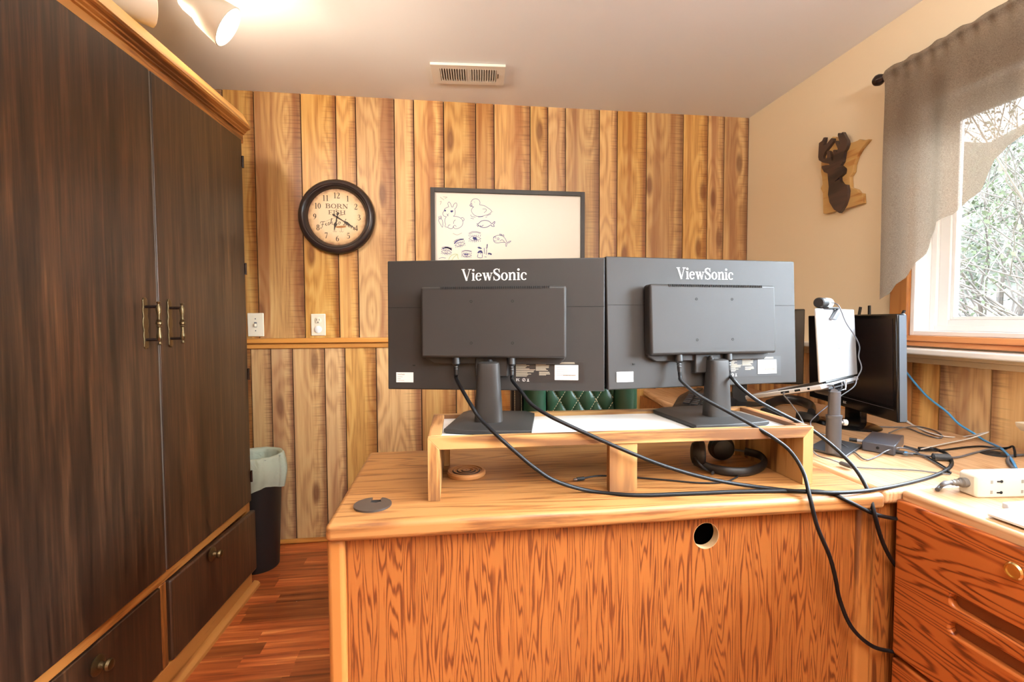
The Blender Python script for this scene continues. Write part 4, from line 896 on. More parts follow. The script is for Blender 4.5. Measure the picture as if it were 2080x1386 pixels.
for a in (.026, RW-.042): obj('back_post', MB().box((a, RD-.02, 0), (a+.016, RD, RH-.026)), 'riser_z', rs, world=False, bevel=.001)
RZ = DZ+RH-.010

# ================================================================== THE TWO DESK MONITORS
def monitor(label, x, y, yaw, zb_, tilt, bc, portp, portv):
    t = thing('monitor', label, 'monitor', (bc[0], bc[1], RZ), yaw, 'black monitors on the riser')
    Rz = Matrix.Rotation(-yaw, 3, 'Z'); loc = Rz @ (Vector((x, y, zb_)) - Vector((bc[0], bc[1], RZ)))
    L = Matrix.Translation(loc) @ Matrix.Rotation(tilt, 4, 'X')
    def tf(mb): mb.v = [L @ p for p in mb.v]; return mb
    w2, H = .2705, .324
    sh = obj('back_shell', tf(MB().box((-w2, 0, 0), (w2, .014, H))), 'shell', t, world=False, bevel=.0025)
    obj('shell_seam', tf(MB().box((-w2+.001, -.0006, .2055), (w2-.001, .002, .2065))), 'black_hole', sh, world=False)
    obj('display_bezel', tf(MB().box((-w2, .014, 0), (w2, .022, H))), 'blackgloss', t, world=False, bevel=.002)
    obj('display', tf(MB().box((-w2+.006, .0215, .016), (w2-.006, .0226, H-.006))), 'screen', t, world=False)
    # lower skirt and electronics box
    c = [(-.150, .066), (.158, .066), (.172, .078), (.172, .242), (.163, .252), (-.163, .252), (-.172, .242), (-.172, .078)]
    obj('electronics_step', tf(MB().prism(c, lambda p: Vector((p[0]+.003, .001, p[1])), lambda p: Vector((p[0]+.003, -.012, p[1])))), 'shell', t, world=False, bevel=.002)
    eb = obj('electronics_box', tf(MB().box((-.175, -.036, .082), (.178, -.004, .254))), 'shell', t, world=False, bevel=.006, seg=3)
    mb = MB()
    for i in range(52): mb.box((-.125+i*.0051, -.037, .2475), (-.125+i*.0051+.0027, -.030, .2535))
    obj('vent_slot', tf(mb), 'black_hole', eb, world=False)
    for a in (-.05, .05):
        for b in (.118, .218):
            obj('mount_hole', tf(MB().lathe([(.0034, .0358), (.0034, .0364), (.002, .0364), (.002, .0359)], (a+.0, 0, b), (0, -1, 0), 14)), 'black_hole', eb, world=False)
    lf_ = lambda p: Vector((p[0], -.0008, p[1]))
    mb = MB(); text(mb, 'ViewSonic', lf_, -.081, .272, .0285, width=.164); obj('brand_lettering', tf(mb), 'logo', sh, world=False, smooth=0, label='silver lettering on the black shell')
    # rating label: dark field, white sticker, fine print lines
    obj('rating_label', tf(MB().box((.052, -.0006, .021), (.222, .001, .072))), plain('label_black', C(30, 28, 28), .4), sh, world=False, smooth=0)
    mb = MB(); rr = random.Random(4)
    for i in range(13):
        mb.box((.055, -.0012, .0665-i*.0026), (.055+rr.uniform(.022, .05), -.0006, .0676-i*.0026))
    for i in range(9): mb.box((.104, -.0012, .0665-i*.0021), (.104+rr.uniform(.022, .034), -.0006, .0676-i*.0021))
    for i in range(4): mb.box((.112, -.0012, .0455-i*.0024), (.112+rr.uniform(.016, .028), -.0006, .0466-i*.0024))
    for i in range(2): mb.box((.152, -.0012, .0692-i*.0026), (.152+rr.uniform(.04, .05), -.0006, .0704-i*.0026))
    obj('fine_print', tf(mb), plain('grey_print', C(170, 160, 140), .6), sh, world=False, smooth=0)
    ws = obj('white_sticker', tf(MB().box((.150, -.0016, .027), (.207, -.0006, .0635))), 'white', sh, world=False, smooth=0)
    mb = MB()
    for i in range(5): mb.box((.154, -.0019, .0575-i*.0048), (.154+rr.uniform(.025, .048), -.0016, .0583-i*.0048))
    for i in range(22): mb.box((.171+i*.0014, -.0019, .0365), (.171+i*.0014+.0007, -.0016, .0405))
    obj('sticker_print', tf(mb), plain('print_brown', C(120, 108, 96), .6), ws, world=False, smooth=0)
    s2 = obj('white_sticker', tf(MB().box((-.2485, -.0016, .018), (-.2045, -.0006, .043))), 'white', sh, world=False, smooth=0)
    mb = MB(); text(mb, 'ViewSonic', lambda p: Vector((p[0], -.0019, p[1])), -.246, .0365, .004, width=.02)
    for i in range(3): mb.box((-.246, -.0019, .0315-i*.0045), (-.246+(.014, .009, .018)[i], -.0016, .0322-i*.0045))
    obj('sticker_print', tf(mb), plain('print_dark', C(90, 86, 84), .6), s2, world=False, smooth=0)
    mb = MB(); text(mb, 'FC', lf_, .0555, .0235, .0065)
    mb.ribbon([(x_+.0745, y_+.0265, .0007) for x_, y_, _ in [(.0036*math.cos(2*PI*i/20), .0036*math.sin(2*PI*i/20), 0) for i in range(21)]], lf_); mb.ribbon([(.0735, .0245, .0008), (.0755, .0285, .0008)], lf_)
    mb.ribbon([(.083, .0295, .0007), (.086, .0245, .0007)], lf_); mb.ribbon([(.0865, .0295, .0007), (.0835, .0245, .0007)], lf_); mb.ribbon([(.082, .0232, .001), (.0875, .0232, .001)], lf_)
    for xx, k in ((.062, 0), (.1035, 1), (.129, 2), (.1455, 3)):
        if k < 2: mb.ribbon([(xx+.0025*math.cos(2*PI*i/16), .0775+.0018*math.sin(2*PI*i/16), .001) for i in range(17)], lf_)
        else: mb.ribbon([(xx-.003, .0775, .001), (xx+.003, .0775, .001)], lf_); mb.ribbon([(xx-.003, .0758, .001), (xx-.003, .0792, .001)], lf_); mb.ribbon([(xx+.001, .0775, .003), (xx+.003, .0775, .001)], lf_)
    obj('printed_symbols', tf(mb), 'logo', sh, world=False, smooth=0)
    obj('lock_slot', tf(MB().box((-.206, -.0008, .059), (-.199, .0005, .0625))), 'black_hole', sh, world=False)
    # stand: hinge block, tapered column, base plate
    obj('hinge_block', tf(MB().box((-.044, -.018, .035), (.036, .002, .088))), 'shell', t, world=False, bevel=.003)
    obj('release_button', tf(MB().lathe([(.006, .062), (.007, .074), (.004, .078)], (-.006, -.026, 0), (0, 0, 1), 16)), 'black', t, world=False)
    cx = -.005; cyy = -.047
    mb = MB(); secs = [(.0335, .022, .016), (.032, .0215, .05), (.0275, .0195, .125), (.0262, .019, .152), (.0255, .0175, .158), (.019, .013, .1605)]
    vs = []; ns = 32
    for hw, hd, z in secs:
        for i in range(ns):
            a = 2*PI*i/ns; ca, sa = math.cos(a), math.sin(a); e = .6
            vs.append(Vector((cx+hw*math.copysign(abs(ca)**e, ca), cyy+hd*math.copysign(abs(sa)**e, sa), z)))
    fs = [(j*ns+i, j*ns+(i+1) % ns, (j+1)*ns+(i+1) % ns, (j+1)*ns+i) for j in range(len(secs)-1) for i in range(ns)] + [tuple(range((len(secs)-1)*ns, len(secs)*ns))]
    mb.add(vs, fs); obj('stand_column', mb, 'shell', t, world=False)
    def bpl(hw, f0, f1, bow):
        return [(-hw, f0)] + [(-hw+2*hw*i/10, f0-bow*math.sin(PI*i/10)) for i in range(1, 10)] + [(hw, f0), (hw-.004, f1), (-hw+.004, f1)]
    lay = [(bpl(.097, -.100, .098, .010), 0), (bpl(.101, -.104, .101, .010), .003), (bpl(.101, -.104, .101, .010), .011), (bpl(.078, -.072, .085, .008), .0195)]
    vs = []; fs = []
    m = len(lay[0][0])
    for pl_, z in lay: vs += [Vector((p[0], p[1], z)) for p in pl_]
    for j in range(3): fs += [(j*m+i, j*m+(i+1) % m, (j+1)*m+(i+1) % m, (j+1)*m+i) for i in range(m)]
    fs += [tuple(range(m)), tuple(range(3*m, 4*m))]
    obj('stand_base', MB().add(vs, fs), 'shell', t, world=False, bevel=.0015)
    # plugs seated in the back
    W = Matrix.Translation(Vector((bc[0], bc[1], RZ))) @ Matrix.Rotation(yaw, 4, 'Z') @ L
    return t, W @ Vector((portp, -.022, .082)), W @ Vector((portv, -.022, .082))
m1 = monitor('left black monitor seen from behind on the wooden riser', .1073, 1.1764, -.2286, .9777, -.0256, (.106, 1.177), -.090, .046)
m2 = monitor('right black monitor seen from behind, catching window light', .6475, 1.1373, .0974, .9815, -.0513, (.662, 1.163), -.093, .046)

# ================================================================== CABLES
def cable(name, label, pts, r, mat='rubber', group=None, cat='cable', flat=1.0):
    o = obj(name, MB().tube(smooth_path([tuple(p) for p in pts], 8), r, 10, flat=flat), mat, smooth=80)
    return tag(o, label, cat, group)
def A(l): return [at(*p) if len(p) == 3 else atz(p[0], p[1], p[3]) for p in l]
def plug(parent, a, b, r0, r1, name='plug', mat='black', sx=1.0):
    a, b = Vector(a), Vector(b); ax = b-a; l = ax.length
    return obj(name, MB().lathe([(r0, 0), (r0, l*.45), (r0*.8, l*.5), (r1, l*.55), (r1*1.25, l*.62), (r1, l*.66), (r1*1.2, l*.74), (r1, l*.78), (r1*1.1, l*.86), (r1*.9, l)], a, ax, 14, sx=sx), mat, parent)
pc = 'cables hanging from the monitors'
zt = DZ+.0045
def mcable(name, label, p0, pts, r):
    p0 = Vector(p0); P = A(pts); pl_end = p0 + Vector((0, -.006, -.042))
    o = cable(name, label, [pl_end, pl_end+Vector((.001, -.001, -.012))] + P, r, group=pc)
    plug(o, p0+Vector((0, 0, .006)), pl_end, .0095, .0048); return o
mcable('power_cable', 'left monitor power cord drooping over the riser and along the desk edge', m1[1],
  [(955, 820, 1.085), (976, 852, 1.055), (1010, 885, 1.012), (1040, 912, 1.002), (1085, 950, .997), (1130, 978, 1.0), (1200, 998, 0, zt), (1290, 1006, 0, zt), (1400, 1003, 0, zt), (1500, 999, 0, zt), (1610, 998, 0, zt), (1680, 1001, 0, zt), (1722, 1018, .922), (1770, 1042, .93), (1806, 1052, .94), (1840, 1056, .948)], .0043)
mcable('video_cable', 'left monitor video cable sweeping right across the desk in a loop', m1[2],
  [(1058, 795, 1.095), (1080, 822, 1.06), (1112, 843, 1.03), (1150, 862, 1.014), (1250, 907, 1.0), (1350, 947, .995), (1450, 975, .992), (1550, 991, 0, zt), (1650, 1000, 0, zt+.006), (1740, 999, 0, zt+.002), (1830, 985, 0, zt), (1900, 966, 0, zt), (1932, 946, 0, zt), (1926, 925, 0, zt), (1900, 913, 0, zt), (1866, 911, 0, zt)], .0043)
mcable('power_cable', 'right monitor power cord falling down in front of the desk panel', m2[1],
  [(1385, 775, 1.095), (1420, 804, 1.07), (1483, 839, 1.04), (1537, 869, 1.012), (1573, 891, .998), (1606, 918, .988), (1632, 960, .965), (1645, 1010, .922), (1660, 1070, .915), (1685, 1130, .925), (1697, 1175, .93), (1706, 1220, .935), (1730, 1275, .935), (1770, 1312, .938), (1812, 1324, .942), (1850, 1326, .95)], .0043)
mcable('video_cable', 'right monitor video cable crossing the riser corner and dropping behind the cabinet', m2[2],
  [(1488, 770, 1.09), (1505, 788, 1.08), (1540, 815, 1.065), (1590, 842, 1.05), (1640, 868, 1.04), (1690, 905, 1.02), (1735, 950, .985), (1762, 995, .945), (1775, 1040, .923), (1787, 1085, .928), (1801, 1120, .94), (1818, 1148, .948), (1840, 1172, .952)], .0043)

# under the riser: coaster, headset, charging cable
cs = obj('coaster', MB().lathe([(.046, 0), (.048, .003), (.048, .008), (.0455, .0115), (.040, .012), (.038, .0095), (.035, .0095), (.033, .012), (.029, .012), (.027, .0095), (.024, .0095), (.022, .012), (.018, .012), (.016, .0095), (.013, .0095), (.011, .012), (.001, .012)], (.038, 1.190, DZ), (0, 0, 1), 48), 'coaster')
tag(cs, 'round wooden coaster with carved rings under the left of the riser', 'coaster')
cab = cable('charging_cable', 'thin black charging cable lying under the riser', A([(1184, 972, 0, DZ+.004), (1212, 967, 0, DZ+.003), (1240, 967, 0, DZ+.003), (1300, 971, 0, DZ+.003), (1360, 976, 0, DZ+.003), (1420, 981, 0, DZ+.003), (1468, 980, 0, DZ+.003), (1496, 970, 0, DZ+.003), (1500, 962, 0, DZ+.004)]), .0019)
a, b = atz(1186, 972, DZ+.005), atz(1172, 974, DZ+.005)
obj('connector', MB().tube([a, b], .0045, 10), 'black', cab)
obj('connector_tip', MB().tube([b, atz(1165, 975, DZ+.005)], .0032, 8), 'chrome', cab)
hs = thing('headset', 'black headset with a boom microphone lying under the riser', 'headset', (.74, 1.15, DZ))
ca_ = at(1417, 921, 1.155); cb_ = at(1467, 914, 1.205)
ca_.z = max(ca_.z, DZ+.035); cb_.z = max(cb_.z, DZ+.035)
def cup_(c, ax, nm):
    o = obj('ear_cup', MB().lathe([(.004, -.017), (.016, -.0165), (.026, -.013), (.0305, -.006), (.0315, .0), (.031, .004)], c, ax, 28), 'black', hs)
    obj('ear_pad', MB().lathe([(.0325, .002), (.0345, .006), (.0345, .012), (.031, .016), (.018, .017), (.013, .012)], c, ax, 28), 'leather_dark', o)
cup_(ca_, (.93, -.36, .0), 0); cup_(cb_, (.22, .97, .05), 1)
bp_ = A([(1412, 937, 1.145), (1440, 950, 0, DZ+.012), (1480, 958, 0, DZ+.012), (1518, 958, 0, DZ+.012), (1545, 949, 0, DZ+.012), (1553, 937, 1.135), (1542, 925, 1.165), (1513, 917, 1.19)])
obj('headband', MB().tube(smooth_path(bp_, 8), .0068, 12, flat=1.7), 'black', hs, smooth=80)
obj('slider_arm', MB().tube([bp_[-1], cb_+Vector((.022, .004, -.004))], .0032, 8), 'steel', hs)
obj('microphone_boom', MB().tube(smooth_path(A([(1411, 928, 1.13), (1420, 942, 1.10), (1435, 955, 0, DZ+.008), (1448, 961, 0, DZ+.006)]), 6), [.0028]*18+[.005], 8), 'black', hs)

# ================================================================== LAPTOP, STAND, WEBCAM
LY = .555; LO = Vector((1.1483, 1.2765, .9712))
lp = thing('laptop', 'silver laptop on a stand with its lid back to the camera', 'laptop', LO, LY)
LT = Matrix.Rotation(-.0676, 4, 'X')
mb = MB().box((-.16, .0, .004), (.16, .007, .21)); mb.v = [LT @ p for p in mb.v]
lid = obj('lid', mb, 'alu', lp, world=False, bevel=.003)
mb = MB(); lf2 = lambda p: LT @ Vector((p[0], -.0006, p[1]))
mb.ribbon([(.012*math.cos(2*PI*i/32), .105+.012*math.sin(2*PI*i/32), .0012) for i in range(33)], lf2)
mb.ribbon([(-.0085, .109, .0012), (-.0085, .101, .0012)], lf2); mb.ribbon([(-.0085+p[0], .105+p[1], .0011) for p in ((0, .004), (.003, .003), (.004, 0), (.003, -.003), (0, -.004))], lf2)
for dy in (.0032, 0, -.0032): mb.ribbon([(-.0035, .1035+dy, .001), (.0, .1065+dy, .001)], lf2)
for x in (.0022, .0058): mb.ribbon([(x, .109, .0011), (x, .101, .0011), ], lf2); mb.ribbon([(x, .1012, .001), (x+.0026, .1012, .001)], lf2)
obj('lid_emblem', mb, plain('pale_emblem', C(140, 146, 156), .25, metal=.6), lid, world=False, smooth=0)
BTILT = math.radians(-15)
BT = Matrix.Rotation(BTILT, 4, 'X')
mb = MB().box((-.16, .0, -.014), (.16, .215, -.001)); mb.v = [BT @ p for p in mb.v]
base = obj('base', mb, 'alu', lp, world=False, bevel=.003)
mb = MB()
for a, b in ((.030, .036), (.055, .070), (.085, .108)): mb.box((-.1606, a, -.0105), (-.158, b, -.0045))
mb.v = [BT @ p for p in mb.v]; obj('side_port', mb, 'black_hole', base, world=False)
mb = MB().box((-.145, .03, -.0012), (.145, .12, .0005)); mb.v = [BT @ p for p in mb.v]; obj('keyboard_deck', mb, 'black', base, world=False)
obj('hinge_bar', MB().tube([(-.12, .004, .0), (.12, .004, .0)], .005, 10), 'black', lp, world=False)
sd = thing('laptop_stand', 'grey metal column laptop stand with a flat base plate', 'laptop stand', (1.11, 1.235, DZ), LY)
B0 = Vector((1.11, 1.235, DZ+.001))
corners = [atz(1641, 915, DZ), atz(1718, 934, DZ), atz(1752, 910, DZ)]
c3 = corners[0]+corners[2]-corners[1]
pts = [corners[0], corners[1], corners[2], c3]
obj('base_plate', MB().prism([(p.x, p.y) for p in pts], lambda p: Vector((p[0], p[1], DZ+.002)), lambda p: Vector((p[0], p[1], DZ+.010))), 'steel', sd, bevel=.002)
cp = atz(1695, 922, DZ+.01); cp = cp + Vector((.008, .014, 0)); cp.z = DZ+.01
obj('lower_column', MB().lathe([(.0205, 0), (.0205, .098), (.022, .099), (.022, .106), (.018, .107)], cp, (0, 0, 1), 28, sy=.8), 'steel', sd)
obj('upper_column', MB().lathe([(.0165, .1), (.0165, .172)], cp, (0, 0, 1), 24, sy=.8), 'steel', sd)
kn = cp+Vector((.024, -.004, .085)); obj('clamp_knob', MB().lathe([(.004, -.01), (.004, 0), (.0085, .001), (.0085, .010), (.006, .012)], kn, (.9, -.35, 0), 14), 'alu', sd)
mb = MB().box((-.11, .0, -.0185), (.11, .185, -.0145)); LW = Matrix.Translation(LO) @ Matrix.Rotation(LY, 4, 'Z')
mb.v = [LW @ BT @ p for p in mb.v]; obj('platform', mb, 'steel', sd, bevel=.001)
mb = MB()
prof = [(0, -.004), (.045, -.008), (.062, -.030), (.15, -.030), (.155, -.002)]
mb.tube([LW @ (Vector((-.135+a, -.008, b))) for a, b in prof], .0028, 8); obj('wire_brace', mb, 'chrome', sd, smooth=80)
obj('brace_web', MB().prism([(-.085, -.008), (-.070, -.028), (.016, -.028), (.018, -.006)], lambda p: LW @ Vector((p[0], -.004, p[1])), lambda p: LW @ Vector((p[0], .0, p[1]))), 'blackgloss', sd)
obj('support_bracket', MB().tube([cp+Vector((0, 0, .168)), LW @ BT @ Vector((-.02, .06, -.018))], .012, 10), 'steel', sd)
wc_ = thing('webcam', 'black and white webcam clipped to the top of the laptop lid', 'webcam', LW @ LT @ Vector((-.06, .004, .21)), LY)
def wf(mb): mb.v = [LW @ LT @ (p + Vector((0, 0, .21))) for p in mb.v]; return mb
obj('camera_body', wf(MB().lathe([(.012, -.125), (.0145, -.122), (.0145, -.085)], (0, .006, .017), (1, 0, 0), 24)), 'black', wc_)
obj('camera_end', wf(MB().lathe([(.0145, -.085), (.0145, -.048), (.011, -.042)], (0, .006, .017), (1, 0, 0), 24)), 'white', wc_)
obj('clip_top', wf(MB().box((-.105, -.012, -.001), (-.012, .02, .0035))), 'black', wc_, bevel=.001)
obj('clip_arm', wf(MB().prism([(-.075, -.030), (-.02, .0), (-.006, .0), (-.006, -.012), (-.045, -.034)], lambda p: Vector((p[0], -.012, p[1])), lambda p: Vector((p[0], -.003, p[1])))), 'grey', wc_, bevel=.001)
wpts = [LW @ LT @ Vector((-.066, -.006, .228))] + A([(1704, 622, 1.20), (1718, 655, 1.20), (1737, 684, 1.27), (1746, 705, 1.30), (1744, 725, 1.31), (1750, 748, 1.31), (1741, 768, 1.31), (1734, 786, 1.30), (1700, 810, 1.29), (1656, 846, 1.28), (1646, 862, 1.28), (1660, 878, 1.26), (1684, 888, 1.25), (1700, 905, 0, DZ+.014)])
obj('webcam_cord', MB().tube(smooth_path(wpts, 8), .0016, 8), 'grey', wc_, smooth=80)

# ================================================================== RIGHT SIDE: OLD MONITOR, SECOND DARK MONITOR, ROUTER
AO = Vector((1.3964, 1.5221, .8355)); AY = -1.7947
am = thing('monitor', 'large black monitor facing left on the return desk below the window', 'monitor', (1.47, 1.52, DZ), AY)
AW = Matrix.Translation(AO) @ Matrix.Rotation(AY, 4, 'Z') @ Matrix.Rotation(.036, 4, 'X')
def af(mb): mb.v = [AW @ p for p in mb.v]; return mb
sc_ = obj('bezel', af(MB().box((-.255, .0, 0), (.255, .028, .33))), 'blackgloss', am, bevel=.004)
obj('display', af(MB().box((-.238, -.0012, .048), (.238, .002, .316))), 'screen', sc_)
obj('bezel_line', af(MB().box((-.24, -.0016, .036), (.24, .001, .0375))), 'steel', sc_)
mb = MB(); lf3 = lambda p: AW @ Vector((p[0], -.0018, p[1]))
text(mb, 'AOC', lf3, -.02, .014, .009); obj('brand_lettering', mb, 'logo', sc_, smooth=0)
obj('side_trim', af(MB().box((.2552, .006, .004), (.2575, .026, .326))), plain('blue_grey_plastic', C(92, 104, 116), .35), sc_)
obj('rear_housing', af(MB().box((-.19, .028, .04), (.19, .055, .28))), 'black', am, bevel=.01)
obj('stand_neck', MB().prism([(-.035, -.02), (.035, -.02), (.03, .012), (-.03, .012)], lambda p: Vector((1.465+p[1], 1.55+p[0], DZ+.01)), lambda p: Vector((1.465+p[1], 1.55+p[0], DZ+.13))), 'blackgloss', am, bevel=.003)
obj('stand_base', MB().lathe([(.12, 0), (.12, .004), (.11, .009), (.03, .012)], (1.43, 1.56, DZ), (0, 0, 1), 48, sx=.75, ref=(1, 0, 0)), 'blackgloss', am)
sm = thing('monitor', 'second dark monitor mostly hidden behind the right riser monitor', 'monitor', (1.40, 1.95, DZ), -.35)
x1 = at(1642, 640, 1.90)
obj('bezel', MB().box((-.36, 0, .10), (.141, .03, .43)), 'blackgloss', sm, world=False, bevel=.004)
obj('display', MB().box((-.345, -.001, .118), (.128, .002, .418)), 'screen', sm, world=False)
obj('stand_neck', MB().box((-.14, .03, .0), (-.08, .05, .2)), 'black', sm, world=False)
obj('stand_base', MB().lathe([(.10, 0), (.10, .006), (.03, .012)], (-.11, .03, 0), (0, 0, 1), 36, sy=.7), 'black', sm, world=False)
rt = thing('wifi_router', 'black wireless router with stick antennas on the ledge behind the monitor', 'router', (1.645, 1.72, 1.046))
obj('router_body', MB().box((1.62, 1.58, 1.047), (1.68, 1.80, 1.075)), 'black', rt, bevel=.004)
for b0, tpx in (((1.65, 1.768, 1.07), (1748, 624)), ((1.65, 1.70, 1.07), (1766, 621)), ((1.645, 1.61, 1.07), (1837, 631))):
    d = ray(*tpx); tt = (1.65)/d.x; tip = CAM + d*tt
    obj('antenna', MB().tube([b0, tip], .0062, 8, flat=.7), 'black', rt)

# ================================================================== DESK ACCESSORIES
kb = thing('keyboard', 'black curved keyboard on the far desk behind the riser', 'keyboard', (1.19, 2.085, DZ), math.radians(55))
kb.scale = (1.25, 1.25, 1.1)
def kz(x, y): return .016 + .016*math.exp(-((x+.02)/.12)**2) + .05*(y+.09)
mb = MB(); nx, ny = 20, 8
def kf(u, v):
    x = -.225+.45*u; e = .02*math.sin(u*PI); y = -.09-e*.6+(.18+e)*v; return Vector((x, y, kz(x, y)*(.55 if v in (0, 1) or u in (0, 1) else 1)))
kbm = MB().grid(kf, nx, ny); top = len(kbm.v)
kbm.add([Vector((p.x, p.y, .001)) for p in kbm.v[:top]], [(j*(nx+1)+i, j*(nx+1)+i+1, (j+1)*(nx+1)+i+1, (j+1)*(nx+1)+i) for j in range(ny) for i in range(nx)])
ring_ = [i for i in range(nx+1)] + [(j)*(nx+1)+nx for j in range(1, ny+1)] + [ny*(nx+1)+i for i in range(nx-1, -1, -1)] + [j*(nx+1) for j in range(ny-1, 0, -1)]
for a, b in zip(ring_, ring_[1:]+ring_[:1]): kbm.f.append([a, b, b+top, a+top]); kbm.mi.append(0); kbm.pl.append((.5,)*3); kbm.pu.append([.5]*4)
obj('keyboard_case', kbm, 'black', kb, world=False)
k0 = None
for r in range(4):
    for c in range(14):
        x, y = -.195+c*.030+(.008 if r % 2 else 0), -.035+r*.028
        if k0 is None:
            k0 = obj('key', MB().box((-.0115, -.0115, 0), (.0115, .0115, .006)), plain('keycap_black', C(40, 40, 42), .4), kb, world=False, bevel=.002)
            k0.location = (x, y, kz(x, y))
        else:
            k = k0.copy(); col.objects.link(k); k.parent = kb; k.location = (x, y, kz(x, y))
hp = thing('headphones', 'black padded headphones lying on the desk behind the laptop stand', 'headphones', (1.36, 1.74, DZ))
obj('headband', MB().tube(smooth_path(A([(1560, 822, 0, DZ+.02), (1590, 812, 0, DZ+.03), (1625, 815, 0, DZ+.03), (1648, 826, 0, DZ+.025), (1648, 840, 0, DZ+.018)]), 8), .014, 12, flat=1.5), 'leather_dark', hp, smooth=80)
for px_, py_ in ((1566, 838), (1640, 846)):
    c = atz(px_, py_, DZ+.02); obj('ear_cup', MB().lathe([(.03, -.018), (.038, -.012), (.038, .008), (.028, .014), (.01, .012)], c, (.2, .1, 1), 24), 'black', hp)
ms = thing('mouse', 'black computer mouse lying behind the laptop base', 'mouse', atz(1560, 800, DZ) if False else Vector((1.45, 2.24, DZ)))
obj('mouse_body', MB().ball((0, 0, .008), .05, 20, 12, (.62, 1.1, .55)), 'black', ms, world=False)
obj('scroll_wheel', MB().lathe([(.006, -.003), (.006, .003)], (0, -.025, .031), (1, 0, 0), 12), 'grey', ms, world=False)

# docking station
dq = [Vector((1.192, 1.243, 0)), Vector((1.232, 1.176, 0)), Vector((1.375, 1.284, 0)), Vector((1.325, 1.345, 0))]
ds = thing('docking_station', 'dark square docking station beside the laptop stand', 'docking station', (1.28, 1.262, DZ))
obj('dock_case', MB().prism([(p.x, p.y) for p in dq], lambda p: Vector((p[0], p[1], DZ+.002)), lambda p: Vector((p[0], p[1], DZ+.030))), plain('slate_metal', C(76, 78, 86), .3, metal=.3), ds, bevel=.003)
c = (dq[0]+dq[1])/2; obj('dock_button', MB().lathe([(.004, 0), (.004, .0012)], (c.x-.002, c.y-.001, DZ+.017), (-.86, -.5, 0), 14), 'black_hole', ds)
us = thing('usb_adapter', 'black and silver plug sticking out left of the docking station', 'usb plug', atz(1738, 896, DZ+.012))
a, b, c = atz(1754, 897, DZ+.014), atz(1741, 895, DZ+.014), atz(1725, 893, DZ+.014)
obj('plug_sleeve', MB().tube([a, b], .005, 8), 'alu', us); obj('plug_body', MB().tube([b, c], .0062, 10), 'black', us)

# small cables on the return desk
zz = DZ+.005
deskc = 'loose cables on the return desk'
cable('ethernet_cable', 'blue network cable slanting down the wainscot to the desk', [atx(1836, 750, 1.672), atx(1860, 780, 1.672), atx(1886, 808, 1.672), atx(1923, 837, 1.67), atx(1947, 861, 1.668), atx(1975, 879, 1.664), atx(2003, 897, 1.655)] + A([(2030, 909, 0, zz), (2044, 921, 0, zz), (2056, 936, 0, zz), (2064, 952, 0, zz)]), .0034, 'blue', deskc)
cable('flat_cable', 'flat white cable folded on the desk near the wall', [atx(1838, 853, 1.66), atx(1858, 866, 1.655)] + A([(1888, 879, 0, zz), (1920, 887, 0, zz)]) + [atx(1950, 888, 1.655), atx(1980, 884, 1.66), atx(2002, 879, 1.66), atx(2000, 881, 1.645), atx(1966, 892, 1.60)] + A([(1918, 902, 0, zz+.003), (1874, 912, 0, zz+.001)]), .0062, 'whitecable', deskc, flat=.3)
cable('black_cable', 'thin black cable looping back behind the docking station', A([(1806, 880, 0, DZ+.033), (1835, 869, 0, zz+.01), (1865, 867, 0, zz), (1898, 875, 0, zz), (1914, 886, 0, zz), (1904, 890, 0, zz), (1872, 881, 0, zz), (1840, 869, 0, zz), (1805, 868, 0, zz), (1760, 866, 0, zz)]), .0022, 'grey', deskc)
o = cable('power_cable', 'dock power cable running right to the grommet', A([(1866, 916, 0, zz+.006), (1910, 915, 0, zz), (1960, 909, 0, zz), (1995, 907, 0, zz), (2030, 911, 0, zz), (2048, 910, 0, zz+.008), (2057, 907, 0, zz+.02), (2061, 916, 0, zz+.012), (2062, 928, 0, zz)]), .0028, 'rubber', deskc)
obj('plug', MB().tube(A([(1836, 908, 0, zz+.01), (1866, 916, 0, zz+.006)]), .005, 10), 'black', o)
o = cable('display_cable', 'grey cable with a black inline coupler on the return desk', A([(1836, 922, 0, zz+.008), (1858, 922, 0, zz+.003), (1882, 926, 0, zz+.004), (1912, 929, 0, zz+.005), (1945, 929, 0, zz), (1980, 920, 0, zz), (2015, 912, 0, zz), (2045, 912, 0, zz)]), .0027, 'grey', deskc)
a, b = atz(1893, 928, zz+.006), atz(1931, 930, zz+.006); obj('coupler', MB().lathe([(.004, 0), (.0095, .003), (.0095, (b-a).length-.003), (.004, (b-a).length)], a, b-a, 16), plain('coupler_black', C(52, 54, 56), .4), o)
o = cable('usb_cable', 'black cable with a blue tipped plug in the front of the dock', A([(1852, 922, 0, zz+.004), (1876, 926, 0, zz), (1900, 938, 0, zz), (1922, 952, 0, zz), (1930, 962, 0, zz)]), .0025, 'rubber', deskc)
obj('plug', MB().tube(A([(1818, 918, 0, zz+.004), (1838, 921, 0, zz+.004)]), .0055, 10), 'black', o); obj('plug_ring', MB().tube(A([(1838, 921, 0, zz+.004), (1843, 922, 0, zz+.004)]), .0056, 10), 'blue', o); obj('plug_tail', MB().tube(A([(1843, 922, 0, zz+.004), (1854, 923, 0, zz+.004)]), .004, 10), 'grey', o)
cable('black_cable', 'thin black cable dipping in front of the docking station', A([(1710, 902, 0, DZ+.013), (1735, 918, 0, zz), (1757, 934, 0, zz), (1778, 929, 0, zz), (1802, 916, 0, zz+.012), (1830, 910, 0, zz+.012), (1858, 917, 0, zz+.006), (1888, 934, 0, zz), (1915, 950, 0, zz), (1932, 960, 0, zz)]), .0018, 'grey', deskc)
lpp = LW @ BT @ Vector((-.1605, .097, -.0075))
